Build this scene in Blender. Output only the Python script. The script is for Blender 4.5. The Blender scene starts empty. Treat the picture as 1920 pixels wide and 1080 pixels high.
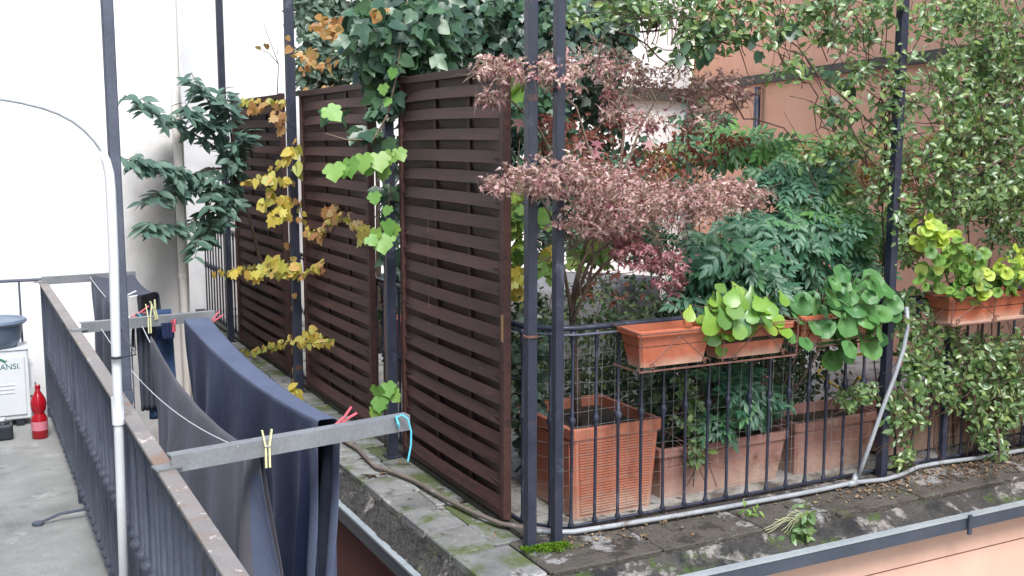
import bpy, math, random
import numpy as np
from mathutils import Vector, Matrix, Euler
random.seed(11); rs = np.random.RandomState(7)
sc = bpy.context.scene
R_ = math.radians
PI = math.pi
# ------------------------------------------------------------------ camera, sky, sun, exposure
YAW, PITCH, FPX, EYE = R_(27.07), math.atan(278/2045), 2045.0, 2.0
cam = bpy.data.objects.new('camera', bpy.data.cameras.new('camera'))
sc.collection.objects.link(cam); sc.camera = cam
cam.location = (0, 0, EYE); cam.rotation_euler = (PI/2 - PITCH, 0, -YAW)
cam.data.sensor_width = 36; cam.data.lens = FPX/1920*36; cam.data.clip_end = 300; cam.data.clip_start = .05
SUN_EL, SUN_AZ = R_(54), R_(192)      # azimuth clockwise from +Y : behind the camera
w = bpy.data.worlds.new('World'); sc.world = w; w.use_nodes = True
nt = w.node_tree; bg = nt.nodes['Background']
sky = nt.nodes.new('ShaderNodeTexSky'); sky.sky_type = 'NISHITA'; sky.sun_disc = False
sky.sun_elevation = SUN_EL; sky.sun_rotation = SUN_AZ; sky.air_density = 1.6; sky.dust_density = 1.5; sky.ozone_density = 1.0
nt.links.new(sky.outputs[0], bg.inputs[0]); bg.inputs[1].default_value = .13
sl = bpy.data.lights.new('sun', 'SUN'); sl.energy = 2.2; sl.angle = R_(25); sl.color = (1, .98, .95)
so = bpy.data.objects.new('sun', sl); sc.collection.objects.link(so)
sd = Vector((math.sin(SUN_AZ)*math.cos(SUN_EL), math.cos(SUN_AZ)*math.cos(SUN_EL), math.sin(SUN_EL)))
so.rotation_euler = sd.to_track_quat('Z', 'Y').to_euler(); so.location = (0, -3, 12)
sc.view_settings.view_transform = 'Standard'; sc.view_settings.look = 'None'
sc.view_settings.gamma = 1; sc.view_settings.use_curve_mapping = False
sc.view_settings.exposure = 1.2

# ------------------------------------------------------------------ measuring helpers (photo pixel -> place at a known depth)
_fh = (math.sin(YAW), math.cos(YAW)); _r = (math.cos(YAW), -math.sin(YAW))
def ray(px, py):
    u = (px-960)/FPX; v = (540-py)/FPX
    hy = math.cos(PITCH)+v*math.sin(PITCH); hz = -math.sin(PITCH)+v*math.cos(PITCH)
    return Vector((_fh[0]*hy+_r[0]*u, _fh[1]*hy+_r[1]*u, hz))
def oy(px, py, y): r = ray(px, py); return Vector((0, 0, EYE))+r*(y/r.y)
def ox(px, py, x): r = ray(px, py); return Vector((0, 0, EYE))+r*(x/r.x)
def oz(px, py, z): r = ray(px, py); return Vector((0, 0, EYE))+r*((z-EYE)/r.z)

# ------------------------------------------------------------------ materials
def nodes(name):
    m = bpy.data.materials.new(name); m.use_nodes = True
    t = m.node_tree; return m, t, t.nodes['Principled BSDF'], t.nodes['Material Output']
def N(t, typ, **kw):
    n = t.nodes.new(typ)
    for k, v in kw.items():
        if k in n.inputs.keys(): n.inputs[k].default_value = v
        else: setattr(n, k, v)
    return n
def ramp(t, pts, src=None, interp='LINEAR'):
    r = t.nodes.new('ShaderNodeValToRGB'); e = r.color_ramp.elements; r.color_ramp.interpolation = interp
    while len(e) < len(pts): e.new(.5)
    for i, (p, c) in enumerate(pts):
        e[i].position = p; e[i].color = (*c, 1) if len(c) == 3 else c
    if src is not None: t.links.new(src, r.inputs[0])
    return r
def noise(t, vec, scale, detail=4, rough=.6, dist=0):
    n = N(t, 'ShaderNodeTexNoise', Scale=scale, Detail=detail, Roughness=rough, Distortion=dist)
    if vec is not None: t.links.new(vec, n.inputs['Vector'])
    return n
def coords(t, stretch=(1, 1, 1), inst=True):
    c = t.nodes.new('ShaderNodeTexCoord'); mp = t.nodes.new('ShaderNodeMapping')
    mp.inputs['Scale'].default_value = stretch
    t.links.new(c.outputs['Object'], mp.inputs[0])
    if not inst: return mp.outputs[0]
    oi = t.nodes.new('ShaderNodeObjectInfo'); mul = N(t, 'ShaderNodeMath', operation='MULTIPLY'); mul.inputs[1].default_value = 37
    t.links.new(oi.outputs['Random'], mul.inputs[0])
    ad = N(t, 'ShaderNodeVectorMath', operation='ADD')
    t.links.new(mp.outputs[0], ad.inputs[0]); t.links.new(mul.outputs[0], ad.inputs[1])
    return ad.outputs[0]
def mix(t, fac, a, b, mode='MIX'):
    n = t.nodes.new('ShaderNodeMix'); n.data_type = 'RGBA'; n.blend_type = mode
    for s, v in ((n.inputs['Factor'], fac), (n.inputs['A'], a), (n.inputs['B'], b)):
        if hasattr(v, 'is_linked') or hasattr(v, 'links'): t.links.new(v, s)
        elif isinstance(v, (int, float)): s.default_value = v
        else: s.default_value = (*v, 1)
    n = n.outputs['Result']; return n
def bump(t, b, h, strength=.3, dist=.01):
    n = N(t, 'ShaderNodeBump', Strength=strength, Distance=dist)
    t.links.new(h, n.inputs['Height']); t.links.new(n.outputs[0], b.inputs['Normal'])
def surf(name, c1, c2, scale=4, rough=.7, bmp=.3, bdist=.004, stretch=(1, 1, 1), patches=None, metallic=0, inst=True, fine=60, rrange=.15, extra=None, grain=1.0, vary=0):
    """two-tone surface with noise, fine grain, optional list of patches (colour, scale, threshold, softness)"""
    m, t, b, o = nodes(name)
    v = coords(t, stretch, inst)
    n1 = noise(t, v, scale, 6, .65)
    r = ramp(t, [(.3, c1), (.7, c2)], n1.outputs['Fac'])
    col = r.outputs[0]
    for pc, ps, th, so_ in (patches or []):
        n2 = noise(t, v, ps, 8, .7, .3)
        rr = ramp(t, [(th, (0, 0, 0)), (min(.99, th+so_), (1, 1, 1))], n2.outputs['Fac'])
        col = mix(t, rr.outputs[0], col, pc)
    nf = noise(t, v, fine, 3, .6)
    rf = ramp(t, [(.2, (1-.18*grain,)*3), (.8, (1+.12*grain,)*3)], nf.outputs['Fac'])
    col = mix(t, 1.0, col, rf.outputs[0], 'MULTIPLY')
    if vary:
        oi = t.nodes.new('ShaderNodeObjectInfo'); vr = ramp(t, [(0, (1-vary,)*3), (1, (1+vary,)*3)], oi.outputs['Random']); col = mix(t, 1.0, col, vr.outputs[0], 'MULTIPLY')
    if extra: col = extra(t, col)
    t.links.new(col, b.inputs['Base Color'])
    mr = N(t, 'ShaderNodeMapRange'); mr.inputs['To Min'].default_value = max(.05, rough-rrange); mr.inputs['To Max'].default_value = min(1, rough+rrange)
    t.links.new(n1.outputs['Fac'], mr.inputs[0]); t.links.new(mr.outputs[0], b.inputs['Roughness'])
    b.inputs['Metallic'].default_value = metallic
    ad = N(t, 'ShaderNodeMath', operation='ADD'); t.links.new(nf.outputs['Fac'], ad.inputs[0]); t.links.new(n1.outputs['Fac'], ad.inputs[1])
    bump(t, b, ad.outputs[0], bmp, bdist)
    return m
def leafmat(name, cols, rough=.45, transl=.25, spec=.5, vein=.15, back=1.0):
    m, t, b, o = nodes(name)
    at = t.nodes.new('ShaderNodeAttribute'); at.attribute_name = 'tint'
    oi = t.nodes.new('ShaderNodeObjectInfo')
    ad = N(t, 'ShaderNodeMath', operation='ADD'); t.links.new(at.outputs['Fac'], ad.inputs[0]); t.links.new(oi.outputs['Random'], ad.inputs[1])
    fr = N(t, 'ShaderNodeMath', operation='FRACT'); t.links.new(ad.outputs[0], fr.inputs[0])
    r = ramp(t, [(i/(len(cols)-1), c) for i, c in enumerate(cols)], fr.outputs[0])
    c = t.nodes.new('ShaderNodeTexCoord')
    n1 = noise(t, c.outputs['Object'], 40, 3, .6)
    rf = ramp(t, [(.3, (1-vein,)*3), (.7, (1+vein,)*3)], n1.outputs['Fac'])
    col = mix(t, 1.0, r.outputs[0], rf.outputs[0], 'MULTIPLY')
    t.links.new(col, b.inputs['Base Color']); b.inputs['Roughness'].default_value = rough
    b.inputs['Specular IOR Level'].default_value = spec
    tr = t.nodes.new('ShaderNodeBsdfTranslucent'); ms = t.nodes.new('ShaderNodeMixShader'); ms.inputs[0].default_value = transl
    br = mix(t, 1.0, col, (1.3, 1.35, .7), 'MULTIPLY')
    t.links.new(br, tr.inputs[0])
    t.links.new(b.outputs[0], ms.inputs[1]); t.links.new(tr.outputs[0], ms.inputs[2]); t.links.new(ms.outputs[0], o.inputs[0])
    return m
def plain(name, c, rough=.5, metallic=0, spec=.5):
    m, t, b, o = nodes(name); b.inputs['Base Color'].default_value = (*c, 1); b.inputs['Roughness'].default_value = rough
    b.inputs['Metallic'].default_value = metallic; b.inputs['Specular IOR Level'].default_value = spec
    return m
M = {}
def wall_falloff(t, col):
    # light fall-off painted as mottled grey toward the wall's lower corner (object coords = world metres from the wall's foot)
    c = t.nodes.new('ShaderNodeTexCoord'); s = t.nodes.new('ShaderNodeSeparateXYZ'); t.links.new(c.outputs['Object'], s.inputs[0])
    a = N(t, 'ShaderNodeMapRange'); a.inputs['From Min'].default_value = .85; a.inputs['From Max'].default_value = 1.75
    t.links.new(s.outputs['X'], a.inputs[0])
    z = N(t, 'ShaderNodeMapRange'); z.inputs['From Min'].default_value = 2.6; z.inputs['From Max'].default_value = 1.2
    t.links.new(s.outputs['Z'], z.inputs[0])
    mu = N(t, 'ShaderNodeMath', operation='MULTIPLY'); t.links.new(a.outputs[0], mu.inputs[0]); t.links.new(z.outputs[0], mu.inputs[1])
    n = noise(t, c.outputs['Object'], 1.6, 7, .62, .5)
    ad = N(t, 'ShaderNodeMath', operation='MULTIPLY_ADD'); t.links.new(n.outputs['Fac'], ad.inputs[0]); ad.inputs[1].default_value = .9
    t.links.new(mu.outputs[0], ad.inputs[2])
    rr = ramp(t, [(.5, (0,)*3), (1.25, (1,)*3)], ad.outputs[0])
    rr.color_ramp.elements[1].position = 1.0
    return mix(t, rr.outputs[0], col, (.44, .42, .41))
M['plaster_white'] = surf('white_plaster', (.83, .83, .84), (.87, .87, .88), 1.0, .9, .06, .002, extra=wall_falloff, inst=False, fine=40, grain=.25)
M['plaster_plain'] = surf('white_lime_plaster', (.80, .80, .80), (.86, .86, .86), 1.4, .9, .1, .002, inst=False, fine=40, grain=.25, patches=[((.62, .61, .60), 1.5, .58, .2)])
M['plaster_cream'] = surf('cream_plaster', (.66, .63, .58), (.76, .74, .70), 1.5, .9, .2, .004, inst=False, fine=40, grain=.25)
M['plaster_pink'] = surf('pink_plaster', (.58, .36, .285), (.66, .43, .345), .9, .9, .15, .003, stretch=(1, 1, .3), inst=False, fine=30, patches=[((.48, .27, .21), .7, .60, .25), ((.42, .27, .22), 2.2, .68, .12)], grain=.25)
M['plaster_peach'] = surf('peach_plaster', (.66, .335, .225), (.74, .41, .29), 1.1, .9, .2, .004, stretch=(1, 1, .35), inst=False, fine=30, grain=.3, patches=[((.54, .30, .21), .9, .56, .2), ((.48, .31, .24), 3, .62, .10)])
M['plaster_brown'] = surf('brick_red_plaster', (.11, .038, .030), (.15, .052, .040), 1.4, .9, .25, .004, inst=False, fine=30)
M['concrete'] = surf('grey_concrete', (.20, .205, .20), (.33, .335, .33), 2.6, .85, .3, .004, inst=False, patches=[((.13, .13, .125), 1.3, .53, .2), ((.40, .41, .40), 4.3, .57, .12), ((.14, .13, .12), 9, .62, .08)], fine=90)
M['pipe_tan'] = surf('tan_painted_pipe', (.68, .63, .59), (.76, .72, .68), 2, .7, .2, .002, inst=False, grain=.3)
M['stone'] = surf('coping_stone', (.12, .122, .122), (.25, .25, .245), 4.5, .7, .5, .008, patches=[((.085, .11, .04), 2.2, .47, .09), ((.055, .05, .04), 4.2, .57, .07), ((.36, .355, .35), 5, .58, .06)], fine=70, vary=.15)
M['stone_dirty'] = surf('dirty_coping_stone', (.055, .048, .040), (.11, .098, .085), 7, .85, .9, .02, patches=[((.27, .265, .265), 2.6, .545, .025), ((.035, .030, .024), 6, .53, .08), ((.08, .10, .03), 3.4, .60, .06)], fine=60)
M['mossy'] = surf('mossy_concrete', (.028, .026, .026), (.075, .070, .066), 6, .9, 1.0, .03, inst=False, patches=[((.27, .25, .235), 4.5, .555, .06), ((.05, .08, .018), 3.1, .56, .06), ((.018, .018, .02), 2.6, .54, .08)], fine=40)
M['paving'] = surf('pale_paving', (.26, .25, .235), (.36, .35, .33), 2, .8, .3, .004, inst=False, patches=[((.09, .08, .065), 3.5, .50, .12), ((.05, .045, .035), 8, .58, .08)])
M['joint'] = surf('dark_mortar', (.05, .048, .04), (.09, .085, .07), 8, .95, .6, .01, inst=False)
M['wood'] = surf('dark_stained_wood', (.034, .0140, .012), (.082, .033, .027), 3, .62, .45, .003, stretch=(8, 1.1, 14), patches=[((.15, .09, .07), 7, .62, .10), ((.018, .010, .009), 2.2, .54, .14)], fine=30, vary=.22)
M['wood_raw'] = surf('bare_split_wood', (.30, .17, .08), (.42, .26, .13), 6, .8, .4, .003, stretch=(6, 6, 1))
M['steel'] = surf('blue_black_painted_steel', (.018, .022, .040), (.034, .040, .066), 6, .40, .4, .002, patches=[((.10, .05, .035), 12, .62, .05), ((.10, .11, .15), 7, .58, .12)], fine=110)
M['steel_grey'] = surf('grey_painted_steel', (.055, .065, .095), (.095, .11, .15), 5, .5, .5, .003, patches=[((.13, .08, .065), 14, .66, .06)], fine=90)
M['rail_rust'] = surf('rusty_flat_rail', (.17, .155, .15), (.26, .235, .225), 3.5, .6, .5, .003, patches=[((.21, .125, .085), 6, .52, .16), ((.52, .47, .44), 16, .60, .05), ((.08, .05, .04), 12, .66, .08)], fine=110)
M['arm'] = surf('galvanised_angle_iron', (.17, .18, .195), (.27, .28, .30), 4, .55, .35, .002, metallic=.3, patches=[((.18, .11, .07), 8, .63, .1), ((.10, .10, .11), 14, .62, .08)], fine=90)
M['trim'] = surf('grey_metal_trim', (.33, .38, .42), (.45, .49, .52), 4, .45, .2, .002, metallic=.3, inst=False, patches=[((.14, .15, .16), 6, .66, .1)])
M['trim_dark'] = surf('dark_metal_trim', (.035, .045, .065), (.06, .07, .095), 4, .45, .2, .002, inst=False)
M['conduit'] = surf('grey_plastic_conduit', (.24, .26, .29), (.34, .36, .39), 5, .4, .2, .002, inst=False, patches=[((.12, .10, .085), 5, .57, .12), ((.55, .56, .58), 9, .66, .08)])
M['conduit_dirty'] = surf('mud_stained_conduit', (.10, .08, .07), (.20, .165, .14), 5, .7, .4, .003, inst=False, patches=[((.35, .33, .32), 4, .6, .1)])
M['white_pipe'] = surf('white_enamelled_tube', (.66, .68, .72), (.76, .78, .80), 3, .35, .1, .001, inst=False, grain=.25)
def efflor(t, col, h=.30):
    c = t.nodes.new('ShaderNodeTexCoord'); s = t.nodes.new('ShaderNodeSeparateXYZ'); t.links.new(c.outputs['Object'], s.inputs[0])
    z = N(t, 'ShaderNodeMapRange'); z.inputs['From Min'].default_value = h; z.inputs['From Max'].default_value = 0.0
    t.links.new(s.outputs['Z'], z.inputs[0])
    n = noise(t, c.outputs['Object'], 9, 6, .7, .4)
    mu = N(t, 'ShaderNodeMath', operation='MULTIPLY'); t.links.new(z.outputs[0], mu.inputs[0]); t.links.new(n.outputs['Fac'], mu.inputs[1])
    r = ramp(t, [(.22, (0,)*3), (.55, (.75,)*3)], mu.outputs[0])
    return mix(t, r.outputs[0], col, (.50, .36, .28))
M['terracotta'] = surf('terracotta_plastic', (.36, .12, .072), (.45, .165, .105), 3, .6, .15, .002, inst=False, extra=efflor, patches=[((.20, .065, .045), 4, .56, .18), ((.45, .25, .19), 7, .66, .1)])
M['terracotta_pale'] = surf('weathered_terracotta', (.32, .155, .13), (.42, .225, .19), 3, .75, .25, .003, inst=False, extra=efflor, patches=[((.16, .065, .05), 4, .53, .15), ((.44, .33, .28), 6, .58, .12)])
M['terracotta_new'] = surf('bright_terracotta_plastic', (.40, .11, .056), (.47, .145, .08), 3, .5, .1, .001, inst=False, patches=[((.30, .08, .04), 5, .64, .15)], extra=lambda t, c: efflor(t, c, .09))
M['rust_wire'] = surf('rusty_iron_bar', (.10, .045, .035), (.19, .09, .07), 18, .75, .4, .002, inst=False)
M['soil'] = surf('dark_soil', (.025, .018, .012), (.06, .045, .03), 25, .95, 1, .02, inst=False)
M['wire'] = plain('galvanised_wire', (.25, .25, .26), .5, .6)
M['line'] = plain('plastic_line', (.55, .58, .6), .5)
M['navy'] = surf('navy_cotton', (.015, .023, .064), (.023, .034, .084), 5, .9, .3, .002, inst=False, fine=260)
M['slateblue'] = surf('slate_blue_lit_cotton', (.062, .078, .135), (.085, .105, .17), 5, .9, .3, .002, inst=False, fine=260)  # lighter blue standing in for light on the top strip and end folds
M['greycloth'] = surf('grey_brown_cotton', (.085, .083, .098), (.112, .108, .125), 4, .9, .3, .002, inst=False, fine=260)
M['darkcloth'] = surf('charcoal_cotton', (.045, .05, .068), (.062, .068, .09), 6, .9, .3, .002, inst=False, fine=260)
M['denim'] = surf('blue_denim', (.025, .05, .11), (.045, .08, .16), 12, .9, .4, .002, inst=False, fine=260)
M['whitecloth'] = surf('white_cotton', (.68, .70, .74), (.75, .77, .8), 6, .9, .2, .002, inst=False, fine=200)
M['pink_plastic'] = plain('pink_plastic', (.60, .10, .14), .4)
M['yellow_plastic'] = plain('pale_yellow_plastic', (.68, .66, .38), .4)
M['cyan_plastic'] = plain('cyan_cord', (.10, .48, .62), .5)
M['ac_white'] = surf('white_painted_metal', (.66, .70, .74), (.72, .75, .78), 3, .45, .1, .001, inst=False, grain=.25)
M['green_print'] = plain('green_print', (.03, .25, .12), .5)
M['teal_print'] = plain('teal_print', (.02, .14, .14), .5)
M['basin'] = surf('grey_blue_plastic', (.13, .18, .25), (.17, .22, .30), 5, .4, .1, .001, inst=False)
M['black_plastic'] = plain('black_plastic', (.02, .025, .035), .45)
m, t, b, o = nodes('red_translucent_plastic'); b.inputs['Base Color'].default_value = (.45, .008, .02, 1); b.inputs['Roughness'].default_value = .18; b.inputs['Transmission Weight'].default_value = .25; M['red'] = m
M['label'] = plain('pink_label', (.6, .2, .25), .5)
M['tarp'] = surf('grey_tarpaulin', (.17, .17, .18), (.24, .24, .25), 4, .7, .4, .01, inst=False)
M['bark'] = surf('brown_bark', (.07, .045, .035), (.13, .09, .07), 20, .9, .8, .01, inst=False)
M['twig'] = surf('pale_twig', (.16, .11, .08), (.26, .19, .14), 30, .8, .5, .004, inst=False)
M['vine_stem'] = surf('vine_stem', (.055, .03, .022), (.11, .06, .045), 30, .85, .5, .004, inst=False)
M['yellow_hose'] = surf('yellow_hose', (.55, .38, .02), (.6, .42, .04), 8, .5, .1, .001, inst=False)
M['moss'] = leafmat('moss', [(.05, .11, .01), (.12, .22, .02), (.07, .14, .01)], .9, .2, .1)
M['lattice'] = surf('dark_green_lattice', (.03, .05, .05), (.05, .08, .08), 8, .7, .2, .002)
M['jasmine'] = leafmat('jasmine_leaf', [(.07, .155, .05), (.13, .225, .08), (.21, .31, .15), (.10, .19, .06), (.27, .36, .12), (.07, .14, .05), (.16, .24, .12)], .32, .3, .7)
M['ivy'] = leafmat('ivy_leaf', [(.028, .07, .038), (.045, .105, .055), (.085, .165, .08), (.035, .085, .05), (.025, .055, .038)], .38, .2, .6)
M['ivy_dark'] = leafmat('dark_ivy_leaf', [(.024, .053, .04), (.042, .085, .058), (.075, .13, .095), (.03, .064, .048), (.07, .115, .055)], .38, .12, .6)
M['shrub'] = leafmat('blue_green_leaf', [(.045, .10, .075), (.075, .145, .11), (.11, .19, .15), (.055, .11, .09)], .5, .2, .4)
M['greyleaf'] = leafmat('grey_green_leaf', [(.06, .10, .075), (.11, .17, .12), (.16, .22, .15), (.08, .13, .10)], .45, .2)
M['nandina'] = leafmat('nandina_leaf', [(.028, .095, .055), (.045, .13, .075), (.07, .17, .10), (.035, .115, .05), (.09, .21, .085)], .45, .22, .45)
M['nandina_green'] = leafmat('fresh_green_leaflet', [(.07, .18, .05), (.11, .26, .08), (.16, .31, .07), (.06, .15, .06)], .4, .3)
M['nandina_rust'] = leafmat('bronze_leaflet', [(.16, .15, .03), (.26, .13, .03), (.10, .16, .04), (.20, .07, .03), (.09, .13, .04)], .5, .25)
M['maple'] = leafmat('dry_maple_leaf', [(.32, .15, .16), (.52, .33, .33), (.40, .21, .22), (.70, .56, .52), (.15, .05, .06), (.48, .29, .29), (.62, .48, .41), (.34, .12, .14), (.56, .40, .39)], .55, .25, .5)
M['maple_red'] = leafmat('crimson_maple_leaf', [(.24, .07, .10), (.36, .15, .18), (.28, .09, .11), (.46, .27, .27), (.17, .05, .07), (.40, .20, .20)], .55, .25, .4)
M['maple_dark'] = leafmat('brown_red_maple_leaf', [(.20, .055, .04), (.28, .09, .06), (.15, .05, .045), (.30, .13, .09)], .6, .25, .4)
M['yellow'] = leafmat('yellow_creeper_leaf', [(.50, .38, .06), (.60, .50, .12), (.40, .40, .08), (.54, .34, .09), (.48, .46, .12), (.28, .34, .07)], .5, .35, vein=.35)
M['orange'] = leafmat('orange_creeper_leaf', [(.44, .22, .08), (.50, .30, .12), (.34, .16, .07), (.48, .36, .16)], .5, .35, vein=.35)
M['limevine'] = leafmat('light_green_vine_leaf', [(.12, .28, .06), (.17, .34, .08), (.24, .38, .08), (.11, .24, .06)], .45, .3, vein=.35)
M['lime'] = leafmat('lime_rosette_leaf', [(.11, .26, .05), (.22, .38, .05), (.08, .20, .06), (.34, .46, .07)], .32, .3, .6, vein=.3)
M['bergenia'] = leafmat('glossy_round_leaf', [(.05, .15, .05), (.08, .21, .06), (.12, .27, .08), (.055, .16, .06)], .42, .25, .45, vein=.3)
M['geranium'] = leafmat('geranium_leaf', [(.11, .24, .05), (.19, .33, .06), (.08, .18, .05), (.32, .40, .07)], .5, .3)
M['geranium_lime'] = leafmat('yellow_green_leaf', [(.34, .48, .06), (.44, .54, .08), (.26, .40, .06)], .5, .3)
M['under'] = leafmat('undergrowth_leaf', [(.03, .07, .03), (.06, .11, .05), (.12, .16, .09), (.04, .08, .04), (.18, .22, .06)], .45, .2)
M['dead'] = leafmat('dead_leaf', [(.13, .075, .045), (.24, .15, .09), (.09, .055, .035), (.36, .27, .17), (.11, .06, .04)], .8, .1, .2)
M['dry_stalk'] = plain('straw_stalk', (.35, .38, .22), .7)

for k_ in ('navy', 'greycloth', 'darkcloth', 'denim'):
    b_ = M[k_].node_tree.nodes['Principled BSDF']; b_.inputs['Sheen Weight'].default_value = .10; b_.inputs['Sheen Roughness'].default_value = .4; b_.inputs['Sheen Tint'].default_value = (.55, .62, .85, 1); b_.inputs['Specular IOR Level'].default_value = .2
def wrinkle(m):
    t = m.node_tree; b = t.nodes['Principled BSDF']; c = t.nodes.new('ShaderNodeTexCoord')
    n = noise(t, c.outputs['Object'], 5.5, 3, .5, 1.2); old = b.inputs['Normal'].links[0].from_node
    bp = N(t, 'ShaderNodeBump', Strength=.3, Distance=.02); t.links.new(n.outputs['Fac'], bp.inputs['Height']); t.links.new(bp.outputs[0], old.inputs['Normal'])
for k_ in ('navy', 'greycloth', 'darkcloth', 'denim', 'slateblue'): wrinkle(M[k_])
# ------------------------------------------------------------------ object helpers
COL = sc.collection
ORG = {}
def tagp(o, label=None, cat=None, group=None, kind=None):
    if label: o['label'] = label
    if cat: o['category'] = cat
    if group: o['group'] = group
    if kind: o['kind'] = kind
    return o
def thing(name, label, cat, loc, group=None, kind=None):
    o = bpy.data.objects.new(name, None); COL.objects.link(o); o.location = loc; o.empty_display_size = .1
    ORG[o] = Vector(loc); return tagp(o, label, cat, group, kind)
class MB:
    def __init__(s): s.v = []; s.f = []
    def box(s, x0, x1, y0, y1, z0, z1, bev=0):
        if bev <= 0:
            n = len(s.v)
            s.v += [(x, y, z) for z in (z0, z1) for y in (y0, y1) for x in (x0, x1)]
            s.f += [tuple(n+i for i in q) for q in ((0, 2, 3, 1), (4, 5, 7, 6), (0, 1, 5, 4), (2, 6, 7, 3), (0, 4, 6, 2), (1, 3, 7, 5))]
        else:
            s.ring([(x0, x1, y0, y1, z0, bev), (x0, x1, y0, y1, z0+bev, 0), (x0, x1, y0, y1, z1-bev, 0), (x0, x1, y0, y1, z1, bev)], bev)
        return s
    def ring(s, rings, bev):
        # stacked chamfered rectangles (x0,x1,y0,y1,z,inset)
        n0 = len(s.v)
        for (x0, x1, y0, y1, z, i) in rings:
            x0 += i; x1 -= i; y0 += i; y1 -= i; c = bev
            s.v += [(x0+c, y0, z), (x1-c, y0, z), (x1, y0+c, z), (x1, y1-c, z), (x1-c, y1, z), (x0+c, y1, z), (x0, y1-c, z), (x0, y0+c, z)]
        for k in range(len(rings)-1):
            for j in range(8):
                a = n0+k*8+j; b_ = n0+k*8+(j+1) % 8
                s.f.append((a, b_, b_+8, a+8))
        s.f.append(tuple(n0+j for j in range(7, -1, -1))); e = n0+(len(rings)-1)*8; s.f.append(tuple(e+j for j in range(8)))
    def hexa(s, p):      # 8 points: bottom 4 (ccw) then top 4
        n = len(s.v); s.v += [tuple(q) for q in p]
        s.f += [tuple(n+i for i in q) for q in ((3, 2, 1, 0), (4, 5, 6, 7), (0, 1, 5, 4), (1, 2, 6, 5), (2, 3, 7, 6), (3, 0, 4, 7))]
    def tube(s, pts, r, k=6, caps=True, squash=None):
        pts = [Vector(p) for p in pts]; n0 = len(s.v); up = Vector((0, 0, 1))
        rr = r if isinstance(r, (list, tuple)) else [r]*len(pts)
        prev = None
        for i, p in enumerate(pts):
            d = (pts[min(i+1, len(pts)-1)]-pts[max(i-1, 0)]);
            if d.length < 1e-9: d = Vector((0, 0, 1))
            d.normalize()
            if prev is None:
                a = d.orthogonal().normalized() if abs(d.z) < .95 else Vector((1, 0, 0))
                a = (a-d*a.dot(d)).normalized()
            else:
                a = (prev-d*prev.dot(d)); a = a.normalized() if a.length > 1e-6 else d.orthogonal().normalized()
            prev = a; b_ = d.cross(a)
            for j in range(k):
                t_ = 2*PI*(j+.5)/k
                s.v.append(tuple(p+(a*math.cos(t_)+b_*math.sin(t_))*rr[i]))
        for i in range(len(pts)-1):
            for j in range(k):
                a = n0+i*k+j; b_ = n0+i*k+(j+1) % k
                s.f.append((a, b_, b_+k, a+k))
        if caps:
            s.f.append(tuple(n0+j for j in range(k-1, -1, -1))); e = n0+(len(pts)-1)*k; s.f.append(tuple(e+j for j in range(k)))
        return s
    def lathe(s, c, prof, k=16, sx=1, sy=1):
        n0 = len(s.v)
        for (r, z) in prof:
            for j in range(k):
                t_ = 2*PI*j/k; s.v.append((c[0]+r*math.cos(t_)*sx, c[1]+r*math.sin(t_)*sy, c[2]+z))
        for i in range(len(prof)-1):
            for j in range(k):
                a = n0+i*k+j; b_ = n0+i*k+(j+1) % k; s.f.append((a, b_, b_+k, a+k))
        s.f.append(tuple(n0+j for j in range(k-1, -1, -1))); e = n0+(len(prof)-1)*k; s.f.append(tuple(e+j for j in range(k)))
        return s
    def grid(s, P, thick=0):   # P[i][j] points
        n0 = len(s.v); a = len(P); b_ = len(P[0])
        for row in P:
            for p in row: s.v.append(tuple(p))
        for i in range(a-1):
            for j in range(b_-1):
                q = n0+i*b_+j; s.f.append((q, q+1, q+b_+1, q+b_))
        return s
    def mesh(s, name, org=(0, 0, 0), smooth=False):
        me = bpy.data.meshes.new(name); ox_, oy_, oz_ = org
        me.from_pydata([(x-ox_, y-oy_, z-oz_) for x, y, z in s.v], [], s.f); me.update()
        if smooth: me.shade_smooth()
        return me
def part(name, mb, mat, parent=None, smooth=False, label=None, kind=None, mod=None):
    org = ORG[parent] if parent else Vector((0, 0, 0))
    o = bpy.data.objects.new(name, mb.mesh(name, org, smooth)); o.data.materials.append(mat)
    COL.objects.link(o); ORG[o] = org
    if parent: o.parent = parent
    tagp(o, label, None, None, kind)
    return o
def top(name, mb, mat, label=None, cat=None, group=None, kind=None, smooth=False, org=(0, 0, 0)):
    o = bpy.data.objects.new(name, mb.mesh(name, org, smooth)); o.data.materials.append(mat); o.location = org
    COL.objects.link(o); ORG[o] = Vector(org); return tagp(o, label, cat, group, kind)
def inst(name, me, loc, parent, rot=None, scale=None, mtx=None):
    o = bpy.data.objects.new(name, me); COL.objects.link(o)
    if parent: o.parent = parent
    org = ORG[parent] if parent else Vector((0, 0, 0))
    if mtx is not None: o.matrix_local = Matrix.Translation(-org) @ mtx
    else:
        o.location = Vector(loc)-org
        if rot: o.rotation_euler = rot
        if scale: o.scale = scale if hasattr(scale, '__len__') else (scale,)*3
    return o
def bevel(o, w_, seg=2):
    md = o.modifiers.new('bevel', 'BEVEL'); md.width = w_; md.segments = seg; md.limit_method = 'ANGLE'; return o
def solid(o, th):
    md = o.modifiers.new('solid', 'SOLIDIFY'); md.thickness = th; md.offset = 0; return o

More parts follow.
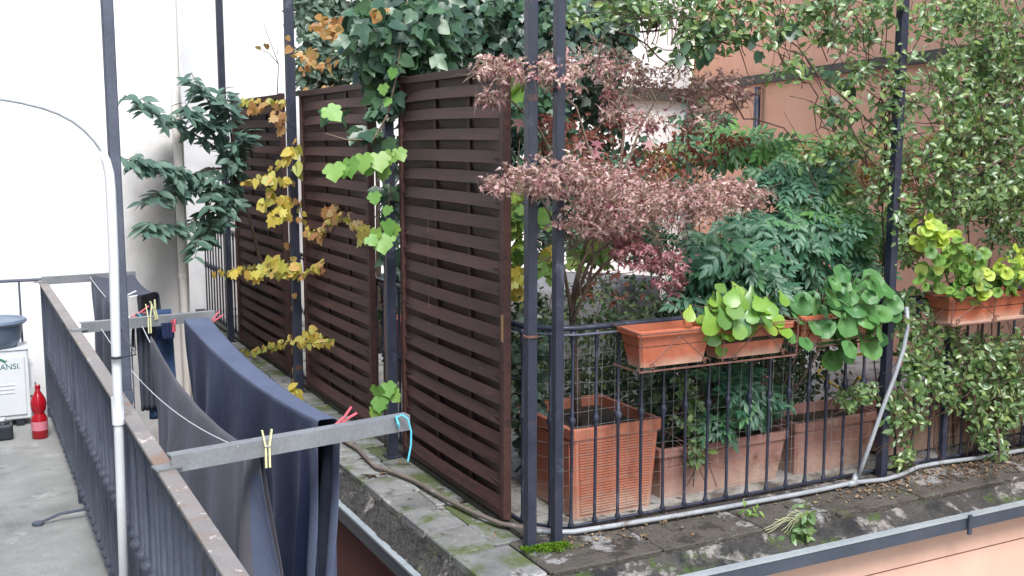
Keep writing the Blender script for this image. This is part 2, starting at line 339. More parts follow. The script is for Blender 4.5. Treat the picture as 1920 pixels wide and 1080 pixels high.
# ------------------------------------------------------------------ leaves
def T_(v, f): return (np.array(v, float), f)
def t_oval(w_=.5, cup=.08, droop=.15):
    ys = [0, .22, .5, .78, 1.0]; ws = [.06, .8, 1, .62, 0]; v = []; f = []
    for y, q in zip(ys, ws):
        zc = -droop*y*y
        v += [(-w_/2*q, y, zc+cup*q), (0, y, zc), (w_/2*q, y, zc+cup*q)]
    for i in range(4):
        a = i*3
        if i < 3: f += [(a, a+1, a+4, a+3), (a+1, a+2, a+5, a+4)]
        else: f += [(a, a+1, a+4), (a+1, a+2, a+4)]
    return T_(v[:13]+v[13:], f)
def t_outline(pts, cup=.1, droop=.15, centre=(0, .35)):
    # fan from a low centre, pts is right-half outline from base to tip, mirrored
    full = pts+[(-x, y) for x, y in reversed(pts[1:-1])]
    v = [(centre[0], centre[1], -cup)]+[(x, y, -droop*y*y-abs(x)*.12+random.uniform(-.03, .03)) for x, y in full]
    n = len(full); f = [(0, 1+i, 1+(i+1) % n) for i in range(n)]
    return T_(v, f)
IVY = t_outline([(0, 0.02), (.22, -.06), (.36, .12), (.52, .42), (.28, .48), (.22, .7), (0, 1.05)])
IVY5 = t_outline([(0, 0.0), (.3, -.12), (.38, .1), (.62, .3), (.36, .42), (.42, .72), (.2, .7), (0, 1.02)], .06)
GRAPE = t_outline([(0, .1), (.16, -.06), (.36, .0), (.42, .16), (.58, .30), (.54, .46), (.38, .52), (.42, .68), (.28, .80), (.14, .90), (0, 1.05)], .15, .3)
HEART = t_outline([(0, .04), (.2, -.08), (.42, .08), (.46, .36), (.34, .68), (.14, .92), (0, 1.05)], .14, .3)
OVAL = t_oval(.5); LANC = t_oval(.37, .05, .25); BROAD = t_oval(.62, .06, .25); OBL = t_oval(.42, .04, .25)
def t_round(k=10, cup=.18, notch=True):
    v = [(0, .12, -.02)]; f = []
    for ri, (r, z) in enumerate(((.28, -.0), (.52, cup))):
        for j in range(k):
            a = -PI/2+2*PI*(j+.5)/k; wob = 1+.08*math.sin(3*a+ri)+random.uniform(-.04, .04)
            v.append((r*math.cos(a)*wob, .5+r*math.sin(a)*wob, z*.5+random.uniform(-.03, .03)+.10*math.sin(4*a)*r-(.12*(.5+r*math.sin(a))**2)))
    for j in range(k):
        f.append((0, 1+j, 1+(j+1) % k)); a = 1+j; b_ = 1+(j+1) % k; f.append((a, a+k, b_+k, b_))
    return T_(v, f)
ROUND = t_round(12, .05); ROUND2 = t_round(11, .12); ROUND3 = t_round(13, -.06)
def t_spatula():
    v = []; f = []; ys = [0, .25, .5, .75, .95, 1.05]; ws = [.06, .10, .26, .36, .28, .08]
    for y, q in zip(ys, ws):
        zc = .12*math.sin(y*2.6); v += [(-q, y, zc+.05), (0, y, zc), (q, y, zc+.05)]
    for i in range(5):
        a = i*3; f += [(a, a+1, a+4, a+3), (a+1, a+2, a+5, a+4)]
    return T_(v, f)
SPAT = t_spatula()
def t_compound(tmpl, n=4, ls=.34, term=True):
    V = []; F = []; k = 0
    def put(x, y, ang, s, z=0):
        nonlocal k
        c, s_ = math.cos(ang), math.sin(ang)
        for p in tmpl[0]: V.append((x+(p[0]*c-p[1]*s_)*s, y+(p[0]*s_+p[1]*c)*s, z+p[2]*s))
        for q in tmpl[1]: F.append(tuple(i+k for i in q))
        k += len(tmpl[0])
    for i in range(n):
        y = .12+i*.72/n
        for sg in (-1, 1): put(0, y+random.uniform(-.03, .03), -sg*R_(56-7*i+random.uniform(-16, 16)), ls*(1-.05*i)*random.uniform(.75, 1.15), -.08*y+random.uniform(-.05, .05))
    if term: put(0, .72, 0, ls, -.1)
    # rachis
    V += [(-.008, 0, 0), (.008, 0, 0), (0, .8, -.06)]; F.append((k, k+1, k+2))
    return T_(V, F)
COMP = t_compound(LANC, 4, .38)
COMP3 = t_compound(t_oval(.36, .04, .15), 3, .46)
SHRIV = t_outline([(0, 0), (.10, .12), (.34, .30), (.12, .36), (.24, .72), (.08, .58), (0, 1.0)], .30, .8)
PALM = t_outline([(0, 0), (.2, .12), (.62, .08), (.26, .32), (.6, .7), (.14, .5), (0, 1.1)], .08, .2)
def rotm(nrm, dr):
    """orientation matrices with local z ~ nrm, local y ~ dr (arrays)"""
    z = nrm/np.linalg.norm(nrm, axis=1, keepdims=True)
    y = dr-(dr*z).sum(1, keepdims=True)*z; y /= np.maximum(np.linalg.norm(y, axis=1, keepdims=True), 1e-6)
    x = np.cross(y, z); return np.stack([x, y, z], 2)
def leaf_mesh(name, tmpl, P, Rm, S, mat):
    V, F = tmpl; n = len(P); k = len(V)
    W = np.einsum('nij,kj->nki', Rm, V)*S[:, None, None]+P[:, None, :]
    me = bpy.data.meshes.new(name)
    tot = np.array([len(f) for f in F]); idx = np.concatenate([np.array(f) for f in F])
    me.vertices.add(n*k); me.vertices.foreach_set('co', W.reshape(-1).astype(np.float32))
    li = (idx[None, :]+(np.arange(n)*k)[:, None]).reshape(-1)
    me.loops.add(len(li)); me.loops.foreach_set('vertex_index', li.astype(np.int32))
    tt = np.tile(tot, n); me.polygons.add(len(tt))
    me.polygons.foreach_set('loop_start', np.concatenate([[0], np.cumsum(tt)[:-1]]).astype(np.int32))
    me.polygons.foreach_set('loop_total', tt.astype(np.int32))
    me.update(calc_edges=True)
    at = me.attributes.new('tint', 'FLOAT', 'POINT'); at.data.foreach_set('value', np.repeat(rs.rand(n), k).astype(np.float32))
    me.materials.append(mat); me.shade_smooth()
    return me
TM = {}
def tmpl_mesh(tmpl, mat):
    key = (id(tmpl), mat.name)
    if key not in TM:
        me = leaf_mesh('leaf', tmpl, np.zeros((1, 3)), np.eye(3)[None], np.ones(1), mat); TM[key] = me
    return TM[key]
CAM = np.array([0, 0, EYE])
def leaves(parent, tmpl, mat, P, Nn, D, S, nobj=0, name='leaf', sname='foliage'):
    P = np.array(P, float); Nn = np.array(Nn, float); D = np.array(D, float); S = np.array(S, float)
    Rm = rotm(Nn, D); org = np.array(ORG[parent])
    show = S/np.linalg.norm(P-CAM, axis=1); order = np.argsort(-show); big = order[:nobj]; rest = order[nobj:]
    me = tmpl_mesh(tmpl, mat) if nobj else None
    for i in big:
        m4 = Matrix([[*(Rm[i][r]*S[i]), P[i][r]] for r in range(3)]+[[0, 0, 0, 1]])
        inst(name, me, None, parent, mtx=m4)
    if len(rest):
        me2 = leaf_mesh(sname, tmpl, P[rest]-org, Rm[rest], S[rest], mat)
        o = bpy.data.objects.new(sname, me2); COL.objects.link(o); o.parent = parent; o['kind'] = 'stuff'; ORG[o] = ORG[parent]
def blob_pts(blobs, clump=8, spread=.20):
    """blobs: (px, py, depth_y, rx_px, ry_px, half_depth, n) -> world points filling ellipsoids, denser in sub-clumps"""
    out = []
    for (px, py, y, rx, ry, hd, n) in blobs:
        k = max(min(n, 5), n//clump)
        cs = []
        while len(cs) < k:
            a = rs.uniform(-1, 1, 3)
            if (a**2).sum() < 1: cs.append(a)
        for i in range(n):
            c = cs[rs.randint(k)]; a = c+rs.normal(0, spread, 3)
            out.append(tuple(oy(px+a[0]*rx, py+a[1]*ry, y+a[2]*hd)))
    return np.array(out)
def orient(n, up=.5, toward=(-.35, -.8, 0), spread=.6, down=.6):
    t_ = np.array(toward); nr = t_[None]+np.array([0, 0, up])[None]+rs.normal(0, spread, (n, 3))
    d = np.stack([rs.normal(0, 1, n), rs.normal(0, .6, n), rs.normal(-down, .5, n)], 1)
    return nr, d
def foliage(parent, tmpl, mat, blobs, size, nobj=0, up=.5, spread=.6, down=.6, toward=(-.35, -.8, 0), var=.3, clump=8, cs=.20):
    P = blob_pts(blobs, clump, cs); nr, d = orient(len(P), up, toward, spread, down)
    S = size*(1+rs.uniform(-var, var, len(P))); leaves(parent, tmpl, mat, P, nr, d, S, nobj)
    return P
def wander(a, b_, n=8, amp=.05):
    a = Vector(a); b_ = Vector(b_); L = (b_-a).length; pts = []; off = Vector((0, 0, 0))
    for i in range(n+1):
        t_ = i/n; e = math.sin(PI*t_)
        off = off*.85+Vector([random.gauss(0, amp*.55) for _ in range(3)])
        pts.append(a.lerp(b_, t_)+off*e)
    return pts
def stems(parent, paths, r0, r1, mat, name='stem', k=5):
    mb = MB()
    for p in paths: mb.tube(p, [r0+(r1-r0)*i/(len(p)-1) for i in range(len(p))], k)
    return part(name, mb, mat, parent, smooth=True)
def twigs(parent, P, mat, n=60, L=.25, r=.003, name='twig'):
    mb = MB()
    for i in range(n):
        a = Vector(P[rs.randint(len(P))])
        d = Vector((random.gauss(0, 1), random.gauss(0, .5), random.gauss(.2, 1))).normalized()*L*random.uniform(.5, 1.3)
        mb.tube(wander(a-d*.5, a+d*.5, 5, .05*L), [r, r, r*.9, r*.8, r*.6, r*.4], 3, caps=False)
    o = part(name, mb, mat, parent, smooth=True); o['kind'] = 'stuff'; return o
def along(paths, step, side=True):
    """points with directions at intervals along polylines"""
    P = []; D = []
    for p in paths:
        s = 0
        for a, b_ in zip(p[:-1], p[1:]):
            a = Vector(a); b_ = Vector(b_); L = (b_-a).length; d = (b_-a).normalized() if L > 0 else Vector((0, 0, 1))
            q = s
            while q < L:
                P.append(a+d*q); D.append(d); q += step
            s = q-L
    return P, D
def sprig(parent, paths, tmpl, mat, step, size, nobj=300, spread=.5, normal=(-.4, -.7, .5), droop=.5, var=.3, jit=.01):
    P, D = along(paths, step); n = len(P); PP = []; DD = []; NN = []
    for i in range(n):
        d = D[i]; nv = Vector(normal)+Vector([random.gauss(0, spread) for _ in range(3)])
        sidev = d.cross(Vector(normal)).normalized()*(1 if i % 2 else -1)
        dr = sidev*.9+d*.6+Vector((0, 0, -droop))+Vector([random.gauss(0, .25) for _ in range(3)])
        PP.append(P[i]+Vector([random.gauss(0, jit) for _ in range(3)])); DD.append(dr); NN.append(nv)
    S = size*(1+rs.uniform(-var, var, n)); leaves(parent, tmpl, mat, PP, NN, DD, S, nobj)
    return PP

# ================================================================== STRUCTURE
# courtyard ground far below, end walls, our own building behind the balcony
top('courtyard_ground', MB().box(-2, 30, -6, 30, -4.3, -4.2), M['concrete'], kind='structure')
slab = MB().box(-1.0, .62, -1.0, 8.72, -.18, 0.0)
top('balcony_floor', slab, M['concrete'], kind='structure')
wl = thing('courtyard_wall', 'tall white plastered wall closing the far end of the balcony', 'wall', (0, 9.0, 0))
part('wall', MB().box(-3.0, 1.66, 9.0, 9.3, -4.2, 9), M['plaster_white'], wl)
part('side_wall', MB().box(1.36, 1.655, 9.302, 13.1, -4.2, 9), M['plaster_cream'], wl)
bw = thing('recessed_wall', 'bright cream wall set back beyond the leafy shrub and fence bars', 'wall', (1.66, 13.0, 0))
part('wall', MB().box(1.40, 4.2, 13.1, 13.4, -4.2, 9), M['plaster_white'], bw)
dp = thing('corner_downpipe', 'cream painted downpipe running up the corner of the white wall', 'pipe', (1.62, 8.95, 0))
part('pipe', MB().tube([(1.605, 8.955, -4), (1.605, 8.955, 9)], .035, 10), M['pipe_tan'], dp, smooth=True)
for z in (.9, 3.2): part('pipe_clip', MB().lathe((1.605, 8.955, z), [(.04, 0), (.04, .03)], 10), M['plaster_cream'], dp)
ow = thing('apartment_wall', 'plastered wall of the building that carries the balcony', 'wall', (-1.0, 3, 0))
part('wall', MB().box(-1.4, -1.003, -1.5, 8.99, -4.2, 4.5), M['plaster_cream'], ow)  # out of view; height set to shade the fence side
# back of the roof garden : pale wall and long pink side wall
pw = thing('garden_back_wall', 'pale plaster wall behind the red maple with dark ledge', 'wall', (8, 12.3, 0))
part('wall', MB().box(4.3, 9.0, 12.3, 12.6, -.1, 6), M['plaster_plain'], pw)
part('ledge', MB().box(7.6, 9.0, 12.18, 12.298, 2.52, 2.68), M['joint'], pw)
pk = thing('garden_side_wall', 'pink plaster wall with dark ledge seen through the climbing jasmine', 'wall', (9, 12.1, 0))
A0 = Vector((9.02, 12.25, 0)); dirw = Vector((-.282, -.959, 0)).normalized(); nrm = Vector((-.959, .282, 0)).normalized()
def wallbox(mb, s0, s1, d0, d1, z0, z1, dz=0):
    p = [A0+dirw*s0+nrm*d0, A0+dirw*s1+nrm*d0, A0+dirw*s1+nrm*d1, A0+dirw*s0+nrm*d1]
    mb.hexa([(q.x, q.y, z0+(dz if i in (1, 2) else 0)) for i, q in enumerate(p)]+[(q.x, q.y, z1+(dz if i in (1, 2) else 0)) for i, q in enumerate(p)]); return mb
part('wall', wallbox(MB(), 0, 11, -.3, 0, -.1, 6), M['plaster_peach'], pk)
ZL = (A0.x and oy(1428, 150, 10.6).z)
part('ledge', wallbox(MB(), 0, 11, .002, .07, 2.64, 2.74), M['joint'], pk)
part('downpipe', MB().tube([A0+dirw*2.3+nrm*.06+Vector((0, 0, z)) for z in (0, 2.6)], .04, 8), M['steel'], pk, smooth=True)
part('downpipe', MB().tube([A0+dirw*.1+nrm*.06+Vector((0, 0, z)) for z in (0, 2.5)], .05, 8), M['steel'], pk, smooth=True)
# terrace
top('terrace_floor', MB().box(2.47, 10.5, 4.7, 13.0, -.25, 0.0), M['paving'], kind='structure')
tw = thing('terrace_wall', 'roof garden parapet with stone coping above pink and brick red plaster', 'wall', (2.07, 4.27, 0))
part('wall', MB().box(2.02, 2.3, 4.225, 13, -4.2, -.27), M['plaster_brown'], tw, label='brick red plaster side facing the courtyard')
part('wall', MB().box(2.301, 10.5, 4.22, 4.5, -4.2, -.385), M['plaster_pink'], tw, label='pink plaster front below the garden')
part('wall', MB().box(2.301, 10.5, 4.215, 4.5, -.373, -.16), M['plaster_pink'], tw, label='upper pink band above the groove')
# rough mossy concrete core under the coping (uneven face)
def rough_face(p0, p1, z0, z1, out, n=120, m_=7, amp=.007, flare=.08):
    P = []
    for j in range(m_):
        tz = j/(m_-1); row = []
        for i in range(n+1):
            t_ = i/n; q = Vector(p0).lerp(Vector(p1), t_)+Vector(out)*(random.uniform(-amp, amp)+flare*(1-tz)**1.3)
            row.append((q.x, q.y, z0+(z1-z0)*tz))
        P.append(row)
    return P
mb = MB(); mb.grid(rough_face((2.06, 13, 0), (2.06, 4.27, 0), -.152, -.02, (-1, 0, 0), 190, flare=.10)); mb.grid(rough_face((2.0, 4.265, 0), (10.5, 4.265, 0), -.094, -.02, (0, -1, 0), 190, flare=.14))
mb.box(2.08, 2.46, 4.29, 13, -.27, -.045); mb.box(2.461, 10.5, 4.29, 4.69, -.25, -.045)
part('concrete_edge', mb, M['mossy'], tw)
# coping stones
y = 4.24; first = True
while y < 12.9:
    L = random.uniform(.30, .42) if not first else .42
    s = MB(); j = lambda: random.uniform(-.006, .006)
    if first: x1 = 2.36
    else: x1 = 2.455
    xm = 2.29+random.uniform(-.02, .02); g = .005
    s.ring([(2.05+j(), x1 if first else xm, y+g, y+L-g, -.042, .004), (2.05+j(), x1 if first else xm, y+g, y+L-g, -.006, 0), (2.05, x1 if first else xm, y+g, y+L-g, 0+j()*.5, .004)], .012)
    part('coping_stone', s, M['stone'], tw)
    if not first:
        s = MB(); y2 = y+random.uniform(-.03, .03)
        s.ring([(xm+2*g, x1, y2+g, y2+L-g, -.042, .004), (xm+2*g, x1, y2+g, y2+L-g, -.010, 0), (xm+2*g, x1, y2+g, y2+L-g, -.004+j()*.5, .004)], .01)
        part('coping_stone', s, M['stone'], tw)
    y += L; first = False
x = 2.37
while x < 10:
    L = random.uniform(.48, .7); j = lambda: random.uniform(-.006, .006)
    s = MB(); s.ring([(x+.004, x+L-.004, 4.245+j(), 4.69, -.042, .004), (x+.004, x+L-.004, 4.245+j(), 4.69, -.006, 0), (x+.004, x+L-.004, 4.25, 4.69, j()*.5, .005)], .014)
    part('coping_stone', s, M['stone_dirty'], tw); x += L
part('railing_plinth', MB().box(2.458, 2.56, 4.72, 13, -.04, .022), M['joint'], tw)
part('railing_plinth', MB().box(2.458, 10.4, 4.60, 4.716, -.04, .012), M['mossy'], tw)
# metal trim (drip edge) below the concrete
mb = MB(); mb.box(1.955, 2.02, 4.15, 13, -.145, -.135); mb.box(1.955, 10.5, 4.13, 4.22, -.095, -.086)
part('drip_edge', MB().box(1.925, 1.962, 4.085, 13, -.165, -.152), M['trim'], tw)
part('drip_edge', MB().box(1.963, 10.5, 4.085, 4.128, -.105, -.092), M['trim'], tw)
part('trim_band', MB().box(1.93, 1.955, 4.10, 13, -.245, -.166), M['trim_dark'], tw)
part('trim_band', MB().box(1.956, 10.5, 4.09, 4.122, -.175, -.106), M['trim_dark'], tw)
part('trim_bracket', MB().box(4.96, 4.985, 4.07, 4.084, -.20, -.088), M['trim_dark'], tw)

# ================================================================== OWN BALCONY
RX = .53
rl = thing('balcony_railing', 'long wrought iron balcony railing with rusty flat top rail', 'railing', (RX, 4, 0))
o = part('top_rail', MB().box(RX-.028, RX+.028, .6, 8.45, .985, 1.0), M['rail_rust'], rl); bevel(o, .003)
part('bottom_rail', MB().box(RX-.012, RX+.012, .6, 8.45, .07, .085), M['steel_grey'], rl)
def baluster_mesh(r, H, z0, name, collars=(.5,), k=7):
    pr = [(r*1.5, 0), (r*2.1, .008), (r*1.3, .03), (r, .05)]
    for c in collars:
        pr += [(r, c-.045), (r*1.55, c-.036), (r*1.2, c-.026), (r*2.2, c-.012), (r*2.4, c), (r*2.2, c+.012), (r*1.2, c+.026), (r*1.55, c+.036), (r, c+.045)]
    pr += [(r, H-.07), (r*1.4, H-.055), (r*1.1, H-.04), (r*2.0, H-.02), (r*2.0, H-.004), (r*1.2, H)]
    return MB().lathe((0, 0, z0), pr, k).mesh(name, smooth=True)
bal = baluster_mesh(.0115, .90, .085, 'baluster', (.43,)); bal.materials.append(M['steel_grey'])
y = .72
while y < 8.4:
    inst('baluster', bal, (RX+random.uniform(-.002, .002), y, 0), rl, rot=(random.uniform(-.006, .006), random.uniform(-.006, .006), random.uniform(0, 6))); y += .12
for y in (1.9, 6.3, 8.44):
    part('railing_post', MB().box(RX-.016, RX+.016, y-.016, y+.016, -.1, .984), M['steel_grey'], rl)
# small floor stay of the railing
st = part('floor_stay', MB().tube([(RX, 6.02, .05), (.40, 6.02, .045), (.30, 6.02, .012)], .008, 6), M['steel_grey'], rl)
part('foot_plate', MB().lathe((.29, 6.02, 0.002), [(.03, 0), (.03, .014), (.015, .02)], 10), M['steel_grey'], st)
er = thing('end_railing', 'thin bar railing across the far end of the balcony behind the air conditioner', 'railing', (0, 8.62, 0))
part('top_rail', MB().tube([(-1.0, 8.62, 1.0), (RX+.01, 8.50, 1.0)], .012, 6), M['steel_grey'], er)
for i in range(9):
    xx = -.86+i*.155; yy = 8.62-.12*(xx+1)/1.53
    part('bar', MB().tube([(xx, yy, 0), (xx, yy, .99)], .008, 6), M['steel_grey'], er)
# post and white tube at the railing
sp = thing('balcony_post', 'slim dark grey post rising from the balcony railing behind the white tube', 'post', (.575, 4.65, 0))
part('shaft', MB().box(.562, .606, 4.62, 4.67, -.15, 5.0, .004), M['steel_grey'], sp)
part('weld_plate', MB().box(.556, .612, 4.612, 4.678, .93, .975), M['steel_grey'], sp)
wp = thing('white_conduit', 'white tube standing against the railing and bending over at its top', 'pipe', (.482, 4.5, 0))
pts = [oz(0, 0, 0)]*0
base = [ox(232, 1075, .482), ox(226, 900, .482), ox(221, 760, .482), ox(217, 640, .482), ox(213, 480, .482), ox(208, 360, .482)]
base = [Vector((.482, 4.575, -.1))]+[Vector((.482, b_.y, b_.z)) for b_ in base]
yb = base[-1].y
curve = [Vector((oy(a, b_, yb).x, yb, oy(a, b_, yb).z)) for a, b_ in [(205, 325), (199, 302), (190, 284), (176, 264), (158, 245), (136, 228), (110, 214), (80, 203), (40, 193), (0, 186)]]
part('tube', MB().tube(base+curve[:3], [.017]*len(base)+[.0165, .0155, .014], 12), M['white_pipe'], wp, smooth=True)
part('cable', MB().tube([curve[1]]+curve[2:]+[Vector((-.25, yb, 2.16)), Vector((-1.0, yb, 2.17))],   .0045, 6), M['conduit'], wp, smooth=True)
zt = ox(219, 672, .482)
part('cable_tie', MB().lathe((.482, zt.y, zt.z), [(.0205, 0), (.0205, .007)], 12), M['black_plastic'], wp)
part('cable_tie', MB().tube([(.482, zt.y-.019, zt.z+.004), (.55, zt.y+.02, zt.z+.004), (.575, 4.64, zt.z+.006)], .0025, 5), M['black_plastic'], wp)
part('sleeve', MB().lathe((.482, ox(221, 770, .482).y, ox(221, 770, .482).z), [(.0215, -.05), (.0215, .05)], 12), M['white_pipe'], wp, smooth=False)
# clothes line arms
def arm(p0, p1, label, holes):
    p0 = Vector(p0); p1 = Vector(p1); d = (p1-p0).normalized(); n = Vector((-d.y, d.x, 0))
    th = thing('clothesline_arm', label, 'bracket', p0, 'angle iron arms holding the clothes lines')
    def bar(a, b_, t0, t1, z0, z1):
        m_ = MB(); m_.hexa([(q.x, q.y, z) for z in (z0, z1) for q in (a+n*t0, b_+n*t0, b_+n*t1, a+n*t1)]); return m_
    o = part('flange', bar(p0, p1, 0, .005, .985, 1.04), M['arm'], th); 
    part('web', bar(p0, p1, .0052, .045, 1.035, 1.04), M['arm'], th)
    part('mounting_tab', bar(p0-d*.05, p0+d*.03, -.012, .04, 1.0015, 1.008), M['arm'], th)
    for h in holes:
        q = p0.lerp(p1, h); part('line_knot', MB().tube([q+Vector((0, -.006, .01)), q+Vector((.004, -.008, .045)), q+Vector((-.003, .01, .05)), q+Vector((0, -.008, .02))], .004, 5), M['black_plastic'], th)
    return th
arm((.545, 3.36, 0), (1.385, 3.50, 0), 'nearest grey angle iron arm, blue cord tied at its tip', (.22, .46, .70))
arm((.56, 6.10, 0), (1.28, 6.19, 0), 'middle angle iron arm, white peg and pink peg beside it', (.3, .75))
arm((.52, 8.30, 0), (1.16, 8.35, 0), 'far angle iron arm at the white wall with charcoal sheet', (.4,))
cd = MB().tube([(1.33, 3.485, 1.04), (1.345, 3.475, 1.05), (1.365, 3.47, 1.035), (1.375, 3.465, .99), (1.372, 3.462, .94), (1.36, 3.462, .885)], .0035, 6)
cd.tube([(1.325, 3.483, 1.045), (1.33, 3.47, 1.02), (1.335, 3.478, 1.0), (1.328, 3.47, 1.02), (1.322, 3.475, 1.05)], .004, 5)
top('blue_string', cd, M['cyan_plastic'], 'pale blue string knotted on the tip of the nearest arm and hanging down', 'string', org=(0, 0, 0))
# lines
def line(a, b_, sag, n=16):
    a = Vector(a); b_ = Vector(b_)
    return [a.lerp(b_, i/n)-Vector((0, 0, sag*4*(i/n)*(1-i/n))) for i in range(n+1)]
top('clothes_line', MB().tube(line((.66, 6.12, 1.0), (.755, 3.39, 1.035), .09), .0018, 5), M['line'], 'sagging bare clothes line nearest the balcony railing', 'clothes line', 'clothes lines')
xA, xB = 1.082, 1.185
top('clothes_line', MB().tube(line((xA+.04, 6.15, 1.0), (xA+.035, 3.46, 1.0), .075), .0022, 5), M['line'], 'clothes line under the inner edge of the navy sheet', 'clothes line', 'clothes lines')
top('clothes_line', MB().tube(line((1.18, 6.18, .995), (1.125, 3.47, .995), .075), .0022, 5), M['line'], 'clothes line under the outer edge of the navy sheet', 'clothes line', 'clothes lines')
top('clothes_line', MB().tube(line((.875, 6.15, .99), (.85, 3.43, .99), .125), .0022, 5), M['line'], 'clothes line carrying the grey brown sheet', 'clothes line', 'clothes lines')
top('clothes_line', MB().tube(line((.84, 8.32, 1.02), (.85, 6.15, 1.00), .03), .0022, 5), M['line'], 'far clothes line carrying the charcoal and white sheets', 'clothes line', 'clothes lines')

# laundry
def cloth(name, label, mat, y0, y1, spine, folds, th=.003, nu=70, cat='sheet', mat2=None, pick=None):
    """spine(u) -> list of (x, z) polyline across the line ; folds(u, s) -> (dx, dy) ; s = distance along cross-section"""
    P = []
    for i in range(nu+1):
        u = i/nu; sec = spine(u); row = []; s = 0; prev = None
        for (x_, z_, hang) in sec:
            if prev: s += math.hypot(x_-prev[0], z_-prev[1])
            prev = (x_, z_); dx, dy = folds(u, hang)
            row.append((x_+dx, y0+(y1-y0)*u+dy, z_))
        P.append(row)
    o = top(name, MB().grid(P), mat, label, cat, smooth=True, org=(0, 0, 0)); solid(o, th)
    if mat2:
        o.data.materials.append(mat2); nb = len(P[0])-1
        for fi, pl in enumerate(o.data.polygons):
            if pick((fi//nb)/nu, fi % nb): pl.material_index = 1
    sb = o.modifiers.new('sub', 'SUBSURF'); sb.levels = 1; sb.render_levels = 1
    return o
def zs(u, sag, z=1.03): return z-sag*4*u*(1-u)
def spine_navy(u):
    z = zs(u, .055); out = []; xb = 1.225-.07*u; xa = xA+.005*u
    for k in range(14): out.append((xb+.008-.03*(1-k/13), z-1.25*(1-k/13)-.008, 1.25*(1-k/13)))
    for k in range(1, 5): t_ = k/5; out.append((xb+(xa-xb)*t_, z+.003, 0))
    out.append((xa+.002, z+.003, 0)); out.append((xa-.004, z, .0))
    L = 1.3+.05*math.sin(3*u)
    for k in range(26): out.append((xa-.006, z-.006-L*k/25, L*k/25))
    return out
def folds_navy(u, h):
    g = min(1, h/.5); e = max(0, 1-(1-u)/.12)   # gathered near end
    dx = g*(.035*math.sin(9*u+1.5*math.sin(3*u)+h*1.3)+.022*math.sin(31*u+h*3.5+math.sin(7*u)))+e*g*.06*math.sin(75*u)
    dy = -g*.05*(u-.5)
    return dx, dy+(h*.05 if u > .9 else 0)
cloth('navy_sheet', 'large navy sheet draped over two lines between the arms', M['navy'], 6.03, 3.60, spine_navy, folds_navy, nu=110, mat2=M['slateblue'], pick=lambda u, j: j < 20 or u > .965)  # top strip, outer hang and near end painted lighter, as if lit
def spine_grey(u):
    z = zs(u, .085, 1.02); out = []; xc = .872-.03*u
    for k in range(8): out.append((xc+.004, z-1.3*(1-k/8), 1.3*(1-k/8)))
    out.append((xc, z+.004, 0))
    for k in range(1, 26): out.append((xc-.010, z-1.35*k/25, 1.35*k/25))
    return out
def folds_grey(u, h):
    g = min(1, h/.45); e = max(0, 1-(1-u)/.16)
    return g*(.035*math.sin(7*u+2*math.sin(4*u)+h)+.012*math.sin(31*u+h*4))+e*g*.06*math.sin(70*u+1), -g*.10*(u-.5)*h
cloth('grey_sheet', 'grey brown sheet sagging on the line nearer the balcony, in front of the navy one', M['greycloth'], 5.82, 3.44, spine_grey, folds_grey, nu=100, mat2=M['slateblue'], pick=lambda u, j: u > .96 and j > 9)  # near end fold painted a lit blue
def spine_dark(u):
    z = zs(u, .04, 1.035); out = []
    for k in range(6): out.append((1.145, z-.35*(1-k/6), .35*(1-k/6)))
    for k in range(6): out.append((1.145-.30*k/5, z+.003-.03*math.sin(PI*k/5), 0))
    for k in range(1, 14): out.append((.84, z-.75*k/13, .75*k/13))
    return out
cloth('charcoal_sheet', 'charcoal grey sheet laid flat across the farthest lines by the white wall', M['darkcloth'], 8.28, 7.25, spine_dark, lambda u, h: (.02*min(1, h/.3)*math.sin(14*u+h*2), 0), nu=40)
def spine_white(u):
    z = zs(u, .01, 1.02); out = []
    for k in range(4): out.append((.862, z-.2*(1-k/4), .2*(1-k/4)))
    out.append((.85, z+.003, 0))
    for k in range(1, 18): out.append((.84, z-.85*k/17, .85*k/17))
    return out
cloth('white_towel', 'white towel hanging between the charcoal sheet and the middle arm', M['whitecloth'], 7.22, 6.28, spine_white, lambda u, h: (.014*min(1, h/.2)*math.sin(17*u), 0), nu=40, cat='towel')
def drape(name, label, mat, p, w_, L, cat, ax=(1, 0), fr=22, taper=.85):
    P = []
    for i in range(25):
        u = i/24; row = []
        for k in range(18):
            h = L*k/17; ww = w_*(1-(1-taper)*k/17)
            q = (u-.5)*ww; wv = .014*min(1, h/.1)*math.sin(fr*u+h*5)+.006*math.sin(50*u)
            row.append((p[0]+q*ax[0]-wv*ax[1], p[1]+q*ax[1]+wv*ax[0], p[2]-h))
        P.append(row)
    o = top(name, MB().grid(P), mat, label, cat, smooth=True); solid(o, .004); return o
drape('dark_garment', 'dark garment hanging behind the white peg of the middle arm', M['darkcloth'], (.905, 6.23, 1.05), .10, .55, 'clothing')
drape('blue_trousers', 'blue denim trousers hanging behind the middle arm', M['denim'], (.985, 6.26, 1.06), .13, .62, 'trousers', fr=9, taper=1.2)
drape('navy_sock', 'small dark navy cloth hanging beside the blue trousers', M['navy'], (1.01, 6.15, 1.0), .07, .09, 'clothing')
